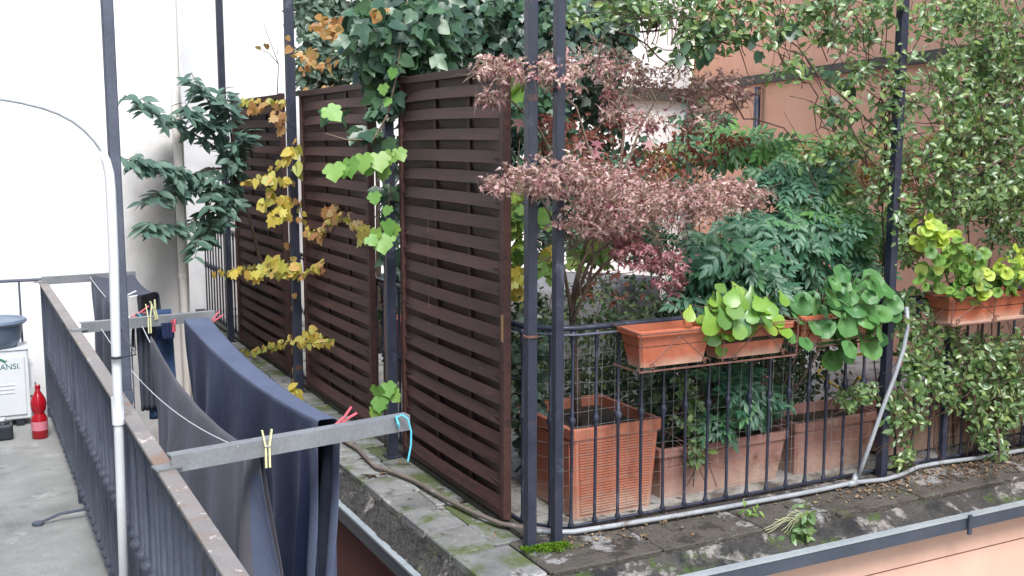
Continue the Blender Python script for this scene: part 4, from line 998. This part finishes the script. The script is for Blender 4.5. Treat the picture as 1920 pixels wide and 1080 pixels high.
foliage(gf, COMP, M['nandina'], [(1330, 230, 6.2, 40, 22, .2, 22), (1280, 330, 6.2, 55, 55, .3, 34), (1340, 290, 6.2, 45, 40, .3, 30), (1215, 350, 6.2, 30, 50, .2, 12), (1250, 440, 6.2, 60, 25, .3, 24)], .19, 40, up=.4, spread=.4, down=.2)
# ---- small nandina by the long planter
n2 = thing('low_nandina', 'small blue green shrub leaning over the long weathered planter', 'shrub', (3.9, 4.98, .25))
stems(n2, [fullpath((3.9, 5.0, .22), tuple(oy(*q)), 6, .02) for q in [(1340, 740, 4.85), (1400, 720, 4.8), (1450, 740, 4.8), (1380, 780, 4.8)]], .006, .003, M['bark'], 'stem')
foliage(n2, COMP3, M['nandina'], [(1375, 725, 4.85, 60, 30, .12, 43), (1430, 750, 4.8, 48, 32, .12, 40), (1370, 780, 4.85, 55, 28, .12, 24), (1350, 700, 4.95, 60, 20, .1, 21)], .15, 80, up=.9, spread=.35, down=.9, var=.2)

# ---- undergrowth in the garden
ug = thing('garden_undergrowth', 'dense mixed low greenery behind the railing bars', 'plants', (3.3, 5.9, 0), kind='stuff')
up_ = foliage(ug, OVAL, M['under'], [(1110, 620, 5.5, 90, 60, .25, 300), (1480, 640, 5.3, 80, 50, .2, 260), (1560, 700, 5.35, 50, 60, .15, 90), (1300, 700, 5.3, 90, 60, .2, 300), (1340, 560, 5.2, 120, 40, .2, 200), (985, 680, 5.6, 45, 110, .3, 832), (985, 590, 5.8, 50, 45, .3, 288), (1110, 700, 5.7, 90, 50, .2, 672), (1250, 600, 5.3, 90, 40, .3, 528), (1280, 780, 5.25, 75, 90, .15, 992), (1400, 690, 5.5, 130, 60, .3, 992), (1190, 640, 5.6, 70, 50, .3, 352), (1480, 720, 5.5, 50, 60, .2, 320), (1150, 545, 6.3, 100, 30, .3, 192), (1200, 740, 5.6, 60, 40, .2, 256)], .042, 0, up=.4)
foliage(ug, HEART, M['ivy_dark'], [(985, 700, 5.4, 40, 140, .2, 288), (1270, 760, 5.2, 70, 110, .12, 306), (1350, 640, 5.4, 110, 50, .2, 288), (1420, 600, 5.2, 120, 50, .2, 288), (1560, 580, 5.2, 90, 50, .2, 180)], .055, 0)
twigs(ug, up_, M['bark'], 160, .35, .003)
yl = thing('yellow_vine', 'yellow and lime leaved vine behind the corner posts', 'vine', (2.9, 5.9, .3))
yp = [P3([(985, 640), (975, 560), (968, 470), (972, 400), (968, 330), (975, 260)], 5.6), P3([(975, 540), (1020, 480), (1080, 480), (1150, 470)], 5.8), P3([(970, 450), (1010, 410), (1030, 400)], 5.6)]
stems(yl, yp, .005, .002, M['vine_stem'])
foliage(yl, GRAPE, M['geranium'], [(975, 440, 5.6, 22, 60, .1, 22), (970, 330, 5.7, 20, 70, .1, 18), (1100, 478, 5.8, 75, 16, .1, 34), (1020, 490, 5.6, 22, 25, .1, 10), (985, 150, 5.8, 25, 40, .1, 10), (1025, 405, 5.5, 20, 20, .1, 6), (1120, 470, 5.8, 40, 30, .1, 8)], .085, 100, up=.4)
foliage(yl, GRAPE, M['yellow'], [(970, 530, 5.6, 16, 30, .1, 12), (1015, 485, 5.6, 20, 18, .1, 6), (960, 400, 5.7, 12, 30, .1, 5)], .08, 25)
bl_ = thing('trellis_ivy', 'ivy growing through the diamond lattice behind the posts', 'ivy', (3.4, 8.1, 0))
foliage(bl_, IVY, M['ivy'], [(1000, 560, 8.0, 50, 40, .2, 112), (1120, 380, 7.5, 70, 70, .3, 208), (1160, 300, 7.4, 70, 50, .3, 176), (1040, 300, 7.4, 60, 60, .3, 208), (1000, 200, 7.4, 50, 60, .3, 176), (1050, 470, 8.1, 70, 30, .1, 48)], .08, 60)

# ---- ivy over the fence top
iv = thing('fence_ivy', 'large leaved green ivy cascading over the dark post between two fence panels', 'ivy', (2.42, 6.4, 0))
vs = [P3([(727, 780), (722, 600), (735, 450), (724, 300), (735, 180), (760, 90), (800, 0)], 6.4), P3([(735, 240), (700, 180), (680, 90), (660, 20)], 6.4, 6.7), P3([(760, 90), (790, 60), (820, 40)], 6.3), P3([(727, 215), (700, 262), (650, 262), (610, 250)], 6.2, 6.3), P3([(728, 210), (742, 150), (755, 60), (770, -40)], 6.2)]
stems(iv, vs, .007, .003, M['twig'])
foliage(iv, HEART, M['ivy'], [(745, 60, 6.3, 50, 60, .2, 80), (715, 120, 6.4, 45, 50, .2, 60), (790, 60, 6.25, 35, 60, .12, 50), (700, 50, 6.5, 40, 60, .2, 50)], .085, 120, up=.35, down=1.1, spread=.45)
foliage(iv, IVY, M['ivy'], [(735, 60, 6.3, 60, 60, .2, 95), (715, 120, 6.4, 48, 50, .2, 85), (790, 80, 6.25, 35, 50, .12, 60), (810, 30, 6.3, 40, 40, .15, 36), (725, 185, 6.3, 35, 30, .12, 30), (700, 40, 6.6, 45, 50, .2, 60), (780, -20, 6.4, 60, 40, .2, 30), (640, 215, 6.3, 30, 12, .05, 6), (690, 245, 6.3, 35, 14, .08, 12), (735, 270, 6.4, 20, 30, .1, 12), (740, 370, 6.4, 16, 35, .08, 12), (715, 360, 6.3, 24, 16, .05, 6), (728, 470, 6.45, 16, 50, .06, 12), (690, 90, 6.5, 40, 70, .2, 60), (770, 130, 6.4, 50, 30, .2, 60), (745, 20, 6.5, 70, 60, .3, 120), (830, 60, 6.4, 30, 60, .15, 40)], .098, 290, up=.35, down=1.1, spread=.4, var=.28)
dk = thing('ivy_hedge', 'dark ivy covered hedge rising behind the nearest fence panel', 'hedge', (3.4, 8.8, 0))
stems(dk, [fullpath((3.6+.3*i, 8.9, 0), (3.5+.35*i, 8.9, 3.6), 9, .06) for i in range(5)], .03, .012, M['bark'], 'trunk')
P_ = foliage(dk, IVY, M['ivy_dark'], [(1010, 220, 8.6, 70, 70, .3, 520), (1080, 300, 8.7, 80, 70, .3, 560), (1000, 380, 8.7, 60, 80, .3, 380), (1130, 180, 8.6, 45, 50, .3, 260), (1170, 420, 8.8, 80, 50, .3, 300), (1090, 430, 8.8, 70, 50, .3, 300), (760, 350, 9.2, 30, 250, .3, 260), (740, 560, 7.6, 20, 120, .2, 120), (880, 60, 8.4, 75, 80, .35, 1530), (950, 70, 8.5, 65, 85, .35, 1360), (830, 20, 8.5, 60, 50, .3, 714), (1030, 50, 8.4, 60, 60, .3, 714), (900, -60, 8.6, 160, 50, .4, 850), (860, 130, 8.6, 60, 30, .25, 442), (780, 100, 8.8, 60, 60, .3, 510), (1080, 110, 8.0, 50, 70, .3, 442), (1110, 30, 8.4, 60, 50, .3, 476), (1000, 120, 8.2, 50, 60, .3, 442), (1150, 60, 8.3, 35, 70, .2, 340)], .085, 0, up=.4, down=.9)
foliage(dk, IVY, M['ivy'], [(900, 50, 8.1, 80, 70, .2, 90), (1000, 30, 8.0, 100, 40, .2, 90), (1080, 60, 8.0, 60, 50, .2, 50)], .075, 60, up=.5, down=.9)
gl = thing('grey_green_tree', 'grey green leaved tree behind the middle fence panel', 'tree', (3.5, 9.6, 0))
stems(gl, [fullpath((3.3+.2*i, 9.6, 0), (3.2+.3*i, 9.6, 3.6), 9, .08) for i in range(3)], .03, .01, M['bark'], 'trunk')
foliage(gl, OVAL, M['greyleaf'], [(600, 30, 9.5, 50, 60, .3, 840), (640, 110, 9.3, 60, 60, .3, 630), (590, 100, 9.3, 35, 60, .25, 480), (690, 60, 9.2, 60, 90, .3, 690), (580, 145, 9.2, 30, 30, .2, 180), (650, -30, 9.5, 110, 40, .3, 570)], .075, 40, up=.5)
oc = thing('orange_creeper', 'orange leaved creeper hanging in front of the grey green tree', 'vine', (2.7, 8.6, .1))
stems(oc, [P3([(570, 420), (568, 300), (575, 200), (610, 120), (640, 60), (655, -20)], 8.6), P3([(600, 130), (650, 90), (680, 50)], 8.6)], .005, .002, M['vine_stem'])
foliage(oc, HEART, M['orange'], [(605, 85, 7.9, 50, 40, .2, 46), (628, 55, 7.9, 34, 30, .15, 26), (655, 52, 7.8, 28, 20, .1, 14), (572, 105, 7.9, 20, 34, .1, 14), (600, 125, 7.9, 40, 22, .1, 12), (705, 20, 6.1, 26, 12, .05, 8), (590, 168, 8.4, 34, 6, .05, 10), (520, 90, 8.3, 30, 20, .05, 5)], .05, 120, up=.3, down=1)

# ---- yellow creeper on the post and panels
yc = thing('yellow_creeper', 'virginia creeper with yellow and orange leaves round the post beside the middle panel', 'vine', (2.40, 8.35, .05))
X = 2.36
def PX(pts, x_=X): return [tuple(ox(a, b_, x_)) for a, b_ in pts]
cp = [PX([(548, 750), (545, 640), (552, 560), (542, 470), (550, 380), (548, 280), (532, 230), (520, 180)]),
      PX([(545, 300), (520, 310), (490, 335), (450, 345)]), PX([(550, 490), (530, 515), (470, 505), (400, 515)]), PX([(550, 500), (560, 520), (590, 505), (606, 488)]),
      PX([(545, 640), (510, 652), (450, 664)]), PX([(548, 640), (590, 645), (622, 640)]), PX([(560, 380), (575, 440), (600, 430), (640, 405), (690, 430)], 2.42),
      PX([(530, 195), (480, 195), (430, 190)]), PX([(520, 180), (522, 120), (500, 60), (495, 45)]), PX([(522, 120), (505, 100), (485, 92)]), PX([(570, 300), (566, 260), (564, 210)]), PX([(548, 750), (552, 800), (550, 860)])]
stems(yc, cp, .0042, .002, M['vine_stem'])
foliage(yc, HEART, M['yellow'], [(515, 375, 8.2, 28, 24, .08, 25), (545, 300, 8.2, 16, 26, .06, 16), (520, 330, 8.2, 30, 10, .06, 12), (535, 490, 8.2, 24, 22, .06, 22), (590, 632, 8.0, 22, 18, .06, 15), (548, 730, 8.1, 18, 14, .05, 12), (525, 400, 8.15, 16, 12, .05, 10)], .068, 190, up=.35, down=1, toward=(-.8, -.6, 0), spread=.3)
foliage(yc, IVY5, M['yellow'], [(465, 512, 8.4, 26, 10, .06, 10), (510, 400, 8.1, 14, 10, .03, 3), (700, 440, 6.8, 18, 12, .05, 8), (515, 500, 8.2, 18, 14, .05, 6)], .09, 30, up=.3, toward=(-.8, -.6, 0), spread=.25)
sprig(yc, cp[1:8], HEART, M['yellow'], .06, .048, 200, spread=.3, normal=(-.8, -.6, .3))
sprig(yc, [cp[6], cp[0], cp[3]], IVY5, M['orange'], .13, .062, 100, spread=.3, normal=(-.8, -.6, .3))
foliage(yc, IVY5, M['orange'], [(632, 402, 7.5, 28, 14, .04, 14), (520, 215, 8.4, 16, 20, .04, 6), (532, 235, 8.4, 8, 10, .03, 3), (600, 440, 7.9, 10, 8, .03, 3), (598, 495, 8.0, 12, 12, .03, 4), (490, 200, 9.0, 40, 8, .03, 8)], .075, 50, up=.3, toward=(-.8, -.6, 0), spread=.3)
# ---- light green vine on post 725
lv = thing('lime_vine', 'fresh light green vine leaves on the post left of the nearest fence panel', 'vine', (2.36, 6.36, .02))
lp = [P3([(722, 830), (724, 700), (720, 560), (722, 440), (735, 330), (752, 290)], 6.15), P3([(735, 300), (690, 300), (650, 310), (620, 318)], 6.1), P3([(722, 440), (715, 425), (700, 400)], 6.1), P3([(722, 740), (715, 750), (712, 775)], 6.1)]
stems(lv, lp, .004, .002, M['vine_stem'])
LP = [(625, 318, .125), (655, 308, .12), (680, 300, .12), (708, 298, .13), (735, 296, .11), (745, 290, .09), (720, 322, .10), (695, 316, .09), (640, 322, .08),
      (722, 425, .10), (716, 448, .14), (738, 432, .09), (705, 440, .08), (730, 398, .07),
      (706, 735, .10), (725, 728, .10), (712, 755, .10), (730, 745, .09), (708, 775, .09), (718, 765, .08), (736, 735, .08), (612, 212, .12), (718, 170, .07), (738, 140, .07), (730, 196, .06), (700, 372, .08), (690, 455, .08)]
leaves(lv, GRAPE, M['limevine'], [tuple(oy(a, b_, 6.1)+Vector((0, 0, .04))) for a, b_, _ in LP], [(-.7+random.gauss(0, .25), -.7, .5+random.gauss(0, .2)) for _ in LP], [(random.gauss(0, .5), 0, -1) for _ in LP], np.array([c for _, _, c in LP]), 60)

# ---- dark leafy shrub in front of the white wall
sh = thing('leafy_shrub', 'blue green broad leaved shrub reaching out in front of the white wall', 'shrub', (2.7, 9.9, .0))
sb = []
for tip, mid in [((232, 178), (330, 235)), ((352, 150), (400, 200)), ((420, 185), (430, 220)), ((222, 297), (330, 318)), ((245, 310), (350, 330)), ((268, 375), (340, 360)), ((262, 428), (340, 430)), ((360, 470), (400, 420)), ((340, 200), (390, 240)), ((455, 260), (440, 290)), ((390, 380), (410, 350))]:
    k = random.uniform(0, .3)
    y0_ = 9.3; y1_ = 8.25+ (tip[0]-220)/235*.8
    a = oy(440, 330+random.uniform(-30, 60), y0_); m_ = oy(*mid, (y0_+y1_)/2+.05); t_ = oy(*tip, y1_)
    sb.append([tuple(a), tuple(a.lerp(m_, .5)+Vector((0, 0, .03))), tuple(m_), tuple(m_.lerp(t_, .5)+Vector((0, 0, .015))), tuple(t_)])
extra_b = []
for s_ in sb:
    for j in (2, 3):
        a = Vector(s_[j]); d = (Vector(s_[j+1])-a).normalized()
        for sg in (-1, 1):
            e_ = a+d*random.uniform(.12, .25)+Vector((0, -.08, sg*random.uniform(.02, .07))); extra_b.append([tuple(a), tuple(a.lerp(e_, .6)), tuple(e_)])
stems(sh, sb, .010, .003, M['vine_stem'], 'branch'); stems(sh, extra_b, .004, .002, M['vine_stem'], 'twig')['kind'] = 'stuff'
stems(sh, [fullpath((2.7, 9.9, 0), tuple(oy(440, 330, 9.3)), 8, .04)], .025, .012, M['bark'], 'trunk')
sprig(sh, sb+extra_b, OBL, M['shrub'], .028, .115, 300, spread=.3, normal=(-.2, -.5, 1.0), droop=.12)
foliage(sh, OBL, M['shrub'], [(410, 245, 9.0, 40, 22, .2, 30), (405, 335, 9.0, 40, 18, .2, 26), (415, 395, 9.0, 35, 30, .2, 36), (440, 280, 9.0, 28, 35, .15, 24), (390, 430, 9.1, 30, 22, .15, 21)], .105, 0, up=.9, spread=.4, down=.4)

# ---- jasmine (fine oval leaves) on the right
def climb(name, label, cat, base, paths, blobs, size, mat, nobj=120, tw=60, tmpl=OVAL, r0=.006):
    th = thing(name, label, cat, base)
    stems(th, paths, r0, .002, M['vine_stem'])
    Q = foliage(th, tmpl, mat, blobs, size, nobj, up=.55, spread=.65, down=.5)
    twigs(th, Q, M['vine_stem'], int(tw*1.6), .38, .0032); return th
j1 = climb('star_jasmine', 'star jasmine climbing thinly round the dark post right of the nandina', 'vine', (4.85, 4.68, 0),
  [fullpath((4.86, 4.66, .02), (4.84, 4.66, 1.5), 9, .03), fullpath((4.84, 4.66, 1.2), (4.80, 4.68, 2.9), 9, .04), fullpath((4.85, 4.7, 1.9), tuple(oy(1520, 130, 4.8)), 7, .05), fullpath((4.85, 4.7, 2.0), tuple(oy(1400, 30, 4.8)), 9, .06), fullpath((4.85, 4.7, 1.7), tuple(oy(1480, 180, 4.8)), 9, .05), fullpath((4.85, 4.7, 1.8), tuple(oy(1610, 40, 4.8)), 7, .05)],
  [(1672, 240, 4.62, 40, 60, .1, 165), (1680, 130, 4.62, 36, 60, .1, 140), (1665, 340, 4.62, 45, 60, .1, 153), (1600, 270, 4.75, 50, 30, .1, 76), (1740, 300, 4.65, 60, 40, .1, 153), (1610, 130, 4.75, 45, 30, .1, 76), (1660, 20, 4.65, 60, 40, .1, 140), (1690, 430, 4.62, 36, 70, .1, 127), (1740, 190, 4.65, 60, 30, .12, 140), (1700, 620, 4.6, 30, 80, .08, 114), (1600, 200, 4.75, 60, 50, .12, 110), (1560, 300, 4.85, 60, 30, .12, 70), (1640, 400, 4.8, 40, 40, .12, 60), (1500, 130, 4.85, 50, 40, .12, 50), (1560, 200, 4.8, 40, 40, .1, 45)], .046, M['jasmine'], 150, 60)
j2 = climb('overhead_vine', 'vine trailing across the top over the pink wall and white wall corner', 'vine', (3.9, 4.9, 2.0),
  [fullpath(tuple(oy(1180, 10, 5)), tuple(oy(1700, -20, 4.8)), 12, .06), fullpath(tuple(oy(1200, 60, 5)), tuple(oy(1480, 110, 4.9)), 9, .06), fullpath(tuple(oy(1320, 60, 5)), tuple(oy(1420, 160, 4.9)), 7, .05), fullpath(tuple(oy(1380, 0, 5)), tuple(oy(1560, 190, 4.9)), 9, .05), fullpath(tuple(oy(1460, 100, 5)), tuple(oy(1540, 260, 4.95)), 9, .05), fullpath(tuple(oy(1320, 150, 5)), tuple(oy(1580, 290, 4.95)), 9, .05), fullpath(tuple(oy(1160, 60, 5)), tuple(oy(1330, 120, 5)), 7, .04)],
  [(1210, 15, 5.0, 60, 28, .15, 180), (1280, 40, 5.0, 50, 40, .15, 144), (1360, 30, 4.95, 60, 45, .15, 180), (1440, 50, 4.9, 60, 45, .15, 144), (1520, 30, 4.9, 60, 45, .15, 156), (1590, 60, 4.9, 50, 40, .15, 120), (1270, 95, 5.0, 40, 26, .1, 60), (1350, 80, 4.95, 45, 25, .1, 60), (1600, 10, 4.85, 70, 40, .15, 144), (1330, -25, 5, 160, 30, .2, 192), (1160, 20, 5.1, 40, 40, .15, 108), (1460, 130, 4.9, 50, 20, .1, 24), (1100, 20, 5.3, 40, 30, .1, 60)], .05, M['jasmine'], 150, 90)
foliage(j2, HEART, M['ivy'], [(1350, 60, 4.9, 60, 40, .1, 20), (1330, 100, 4.9, 40, 14, .05, 8), (1430, 60, 4.9, 60, 30, .1, 14), (1570, 150, 4.85, 30, 30, .1, 8), (1420, 90, 4.9, 14, 14, .1, 4), (1580, 205, 4.8, 30, 24, .1, 8)], .062, 70, up=.3, down=1.2, spread=.3)
j3 = climb('jasmine_curtain', 'dense curtain of small glossy leaves at the right edge above the geranium', 'vine', (6.1, 4.75, .05),
  [fullpath((5.6+.22*i, 4.75, .05), (5.3+.25*i, 4.75, 3.1), 12, .06) for i in range(6)],
  [(1800, 130, 4.8, 70, 60, .2, 574), (1880, 100, 4.8, 60, 80, .2, 656), (1780, 30, 4.8, 80, 40, .2, 314), (1860, 230, 4.75, 70, 70, .2, 848), (1800, 270, 4.75, 60, 60, .2, 465), (1880, 350, 4.75, 60, 60, .2, 767), (1800, 370, 4.75, 60, 50, .2, 465), (1900, 440, 4.75, 50, 50, .15, 356), (1860, 20, 4.8, 80, 50, .2, 356), (1960, 250, 4.8, 60, 260, .2, 958), (1740, 400, 4.8, 40, 50, .15, 149)], .047, M['jasmine'], 200, 130)
foliage(j3, OVAL, M['ivy_dark'], [(1860, 280, 5.0, 80, 140, .15, 291), (1880, 120, 5.0, 60, 80, .1, 99)], .05, 0)
j4 = climb('hanging_jasmine', 'leafy jasmine tumbling through the railing below the geranium box', 'vine', (5.6, 4.55, .05),
  [fullpath((5.3+.22*i, 4.58, .05), (5.2+.2*i, 4.58, .9), 7, .05) for i in range(6)]+[P3([(1870, 800), (1875, 850), (1862, 890), (1855, 930)], 4.3), P3([(1895, 870), (1930, 900)], 4.3)],
  [(1850, 670, 4.6, 70, 50, .12, 588), (1800, 720, 4.6, 60, 50, .12, 378), (1880, 750, 4.58, 50, 60, .12, 448), (1730, 690, 4.6, 40, 60, .1, 266), (1700, 770, 4.58, 45, 50, .1, 237), (1760, 640, 4.6, 40, 40, .1, 182), (1850, 800, 4.56, 40, 50, .08, 182), (1690, 850, 4.56, 22, 40, .06, 70), (1620, 740, 4.62, 40, 22, .06, 98), (1585, 755, 4.62, 20, 16, .05, 36), (1870, 840, 4.5, 22, 30, .05, 56), (1910, 700, 4.6, 40, 90, .1, 364), (1720, 580, 4.62, 35, 50, .08, 154), (1960, 760, 4.6, 40, 120, .1, 280)], .047, M['jasmine'], 200, 90)
j5 = climb('bushy_vine', 'small leaved vine hanging over the left end of the long weathered planter', 'vine', (3.5, 4.95, .25),
  [fullpath((3.45, 4.9, .25), (3.5, 4.72, .55), 6, .03), fullpath((3.5, 4.9, .25), (3.62, 4.7, .2), 6, .03)],
  [(1290, 780, 4.8, 32, 36, .06, 90), (1310, 830, 4.76, 26, 30, .05, 60), (1280, 730, 4.85, 30, 30, .06, 40), (1345, 800, 4.8, 20, 16, .04, 16)], .055, M['jasmine'], 100, 14)
# ---- rosettes
def rosette(name, label, mat, tmpl, c, items, petiole, cat='plant'):
    th = thing(name, label, cat, c)
    st_ = MB(); PP = []; NN = []; DD = []; SS = []
    for (px, py, yy, s_, nx, nz) in items:
        q = oy(px, py, yy); b_ = Vector(c)+Vector((random.uniform(-.1, .1), 0, 0))
        d = (q-b_).normalized(); d = Vector((d.x*.6+random.gauss(0, .3), -.3, -.8+random.gauss(0, .3)))
        start = q-d.normalized()*s_*.5
        PP.append(start); NN.append((nx+random.gauss(0, .45), -.8, nz+random.gauss(0, .4))); DD.append(d); SS.append(s_)
        mid = b_.lerp(start, .5)+Vector((0, .02, .05)); st_.tube([b_, mid, start+Vector((0, .01, 0)), start], .003, 4)
    part('stem', st_, petiole, th, smooth=True)
    tl = tmpl if isinstance(tmpl, list) else [tmpl]
    for q in range(len(tl)): leaves(th, tl[q], mat, PP[q::len(tl)], NN[q::len(tl)], DD[q::len(tl)], np.array(SS[q::len(tl)]), 150)
    return th
it = []
for (px, py) in [(1552, 560), (1590, 545), (1525, 575), (1640, 540), (1560, 590), (1598, 585), (1575, 615), (1530, 612), (1620, 600), (1655, 590), (1540, 640), (1505, 565), (1610, 640), (1650, 625), (1575, 560), (1628, 560), (1515, 640), (1590, 655), (1605, 565), (1560, 535), (1495, 600), (1630, 655), (1590, 610), (1550, 610), (1640, 585), (1650, 640)]:
    it.append((px, py, 4.42+random.uniform(-.07, .1), random.uniform(.085, .14), -.2, .75))
for _ in range(90): it.append((random.gauss(1580, 40), random.gauss(592, 30), 4.5+random.uniform(-.05, .08), random.uniform(.09, .14), -.2, .6))
rosette('round_leaved_plant', 'plant with big glossy round leaves filling the third hung flower box', M['bergenia'], [ROUND, ROUND2, ROUND3], (4.29, 4.52, 1.0), it, M['vine_stem'])
it = []
for (px, py) in [(1352, 570), (1385, 560), (1375, 585), (1400, 580), (1420, 575), (1345, 600), (1365, 608), (1395, 605), (1420, 602), (1445, 600), (1340, 625), (1350, 640), (1368, 628), (1455, 620), (1330, 600), (1320, 590), (1440, 580), (1380, 615), (1410, 595), (1355, 585), (1430, 620), (1370, 560), (1408, 560)]:
    it.append((px, py, 4.40+random.uniform(-.05, .08), random.uniform(.095, .15), -.2, .6))
for _ in range(60): it.append((random.gauss(1385, 40), random.gauss(596, 20), 4.46+random.uniform(-.05, .08), random.uniform(.07, .11), -.2, .7))
rosette('lime_rosette', 'lime green spoon leaved plant filling the second hung flower box', M['lime'], SPAT, (3.70, 4.52, .98), it, M['vine_stem'])
# geranium at the right
gr = thing('geranium', 'geranium with yellow green leaves in the right hung flower box', 'plant', (5.5, 4.52, 1.05))
gs = [fullpath((5.3+.1*i, 4.52, 1.03), tuple(oy(*q)), 7, .03) for i, q in enumerate([(1745, 430, 4.45), (1800, 470, 4.5), (1850, 500, 4.5), (1890, 480, 4.5), (1915, 510, 4.5)])]
stems(gr, gs, .006, .004, M['twig'])
foliage(gr, ROUND, M['geranium'], [(1820, 505, 4.45, 60, 34, .12, 60), (1880, 520, 4.45, 45, 30, .1, 44), (1780, 480, 4.45, 40, 30, .1, 24), (1840, 540, 4.42, 60, 14, .06, 22), (1750, 500, 4.5, 30, 40, .1, 16)], .062, 160, up=.5, down=.6)
foliage(gr, ROUND, M['geranium_lime'], [(1752, 430, 4.42, 32, 26, .08, 26), (1780, 445, 4.42, 16, 18, .05, 10), (1722, 445, 4.45, 14, 14, .05, 6), (1905, 490, 4.42, 16, 24, .05, 12), (1870, 505, 4.42, 30, 8, .05, 5), (1840, 545, 4.4, 12, 6, .02, 3)], .062, 60, up=.5, down=.6)
# seedlings in the left flower box
sg_ = thing('seedlings', 'tiny seedlings in the left hung flower box', 'plants', (3.2, 4.52, .98), kind='stuff')
foliage(sg_, OVAL, M['geranium'], [(1262, 622, 4.5, 40, 4, .05, 46)], .016, 0, up=1)
# ---- kerb weeds, moss, dead leaves
wd = thing('kerb_weed', 'straggly weed with arched dry stalks on the mossy kerb', 'plant', (3.95, 4.25, 0))
ws_ = []
for i in range(11):
    a = oz(1500+random.uniform(-8, 8), 985, .0); e_ = oy(1500-62*random.random()-8, 960+random.uniform(0, 50), 4.2); t_ = a.lerp(e_, .5)+Vector((0, 0, random.uniform(.02, .06)))
    ws_.append([tuple(a), tuple(a.lerp(t_, .6)+Vector((0, 0, .02))), tuple(t_), tuple(t_.lerp(e_, .6)+Vector((0, 0, -.005))), tuple(e_)])
mbw = MB(); [mbw.tube(p, .0018, 4) for p in ws_]; part('stalk', mbw, M['dry_stalk'], wd, smooth=True)
foliage(wd, OVAL, M['jasmine'], [(1505, 975, 4.2, 18, 22, .03, 40), (1490, 1000, 4.18, 20, 16, .02, 16), (1510, 1000, 4.16, 12, 12, .02, 14)], .05, 30)
w2 = thing('small_weed', 'small green weed on the kerb near the left flower boxes', 'plant', (3.6, 4.35, 0))
v_ = oz(1405, 968, 0)
sprig(w2, [[tuple(v_), tuple(v_+Vector((-.03, 0, .04))), tuple(v_+Vector((-.05, -.02, .06)))], [tuple(v_), tuple(v_+Vector((.03, -.01, .03))), tuple(v_+Vector((.06, -.02, .035)))]], LANC, M['limevine'], .012, .035, 40)
foliage_items = rs
def ground_scatter(name, label, mat, tmpl, pts, size, flat=.25, kind='stuff', cat='plants', lift=.004, stand=False):
    th = thing(name, label, cat, (pts[0][0], pts[0][1], 0), kind=kind)
    n = len(pts); P_ = [(a, b_, c+lift) for a, b_, c in pts]
    NN = [(random.gauss(0, flat), random.gauss(0, flat), 1) for _ in range(n)]; DD = [(random.gauss(0, 1), random.gauss(0, 1), .0) for _ in range(n)]
    if stand: NN = [(random.gauss(0, 1), random.gauss(0, 1), .3) for _ in range(n)]; DD = [(random.gauss(0, .4), random.gauss(0, .4), 1) for _ in range(n)]
    leaves(th, tmpl, mat, P_, NN, DD, size*(1+rs.uniform(-.4, .4, n)), 0); return th
mo = []
for _ in range(1500):
    a = rs.uniform(-.03, .20); c = random.gauss(0, .022); mo.append((2.41+a+.02*math.sin(30*a), 4.515-.1*a+c-.01, max(0, .016*(1-abs(c)/.05))))
ground_scatter('moss_clump', 'bright green moss round the feet of the two corner posts', M['moss'], LANC, mo, .014, stand=True, cat='moss')
mo = []
for (px, py, sx, n) in [(1330, 1043, 35, 260), (1400, 1030, 40, 240), (1490, 1003, 40, 260), (1600, 975, 30, 200), (1250, 1060, 30, 220), (1730, 925, 30, 120)]:
    for _ in range(n):
        q = oy(px+random.gauss(0, sx), py+random.gauss(0, 8), 4.262); mo.append((q.x, 4.258, min(-.03, max(-.12, q.z))))
ground_scatter('edge_moss', 'moss patches growing on the concrete edge of the kerb', M['moss'], LANC, mo, .011, stand=True, cat='moss', lift=0)
dl = []
for _ in range(1100):
    x_ = random.choice([random.uniform(2.6, 7), random.uniform(4.3, 6.6), random.uniform(4.5, 6.4)]); dl.append((x_, random.triangular(4.27, 4.62, 4.56), random.uniform(0, .01)))
for _ in range(60): dl.append((random.triangular(2.1, 2.45, 2.43), random.uniform(4.6, 12), 0))
ground_scatter('leaf_litter', 'small dead leaves and twigs strewn along the kerb', M['dead'], OVAL, dl, .022, cat='leaf litter', flat=.5)
for (px, py, s_, lb) in [(705, 890, .11, 'curled pale brown leaf on the kerb left of the nearest fence panel'), (670, 862, .09, 'dry orange brown leaf on the kerb under the middle fence panel'), (1195, 1008, .075, 'dry brown leaf on the kerb before the ribbed planter'), (1112, 1015, .05, 'small dry leaf on the kerb just right of the corner posts'), (1700, 873, .06, 'pale dry leaf on the kerb under the hanging jasmine')]:
    v_ = oz(px, py, .006); th = thing('fallen_leaf', lb, 'leaf', tuple(v_))
    leaves(th, PALM, M['dead'], [tuple(v_), tuple(v_+Vector((.02, .01, .004)))], [(.3, .1, 1), (-.3, .2, 1)], [(random.gauss(0, 1), random.gauss(0, 1), 0), (1, random.gauss(0, 1), 0)], np.array([s_, s_*.7]), 2)
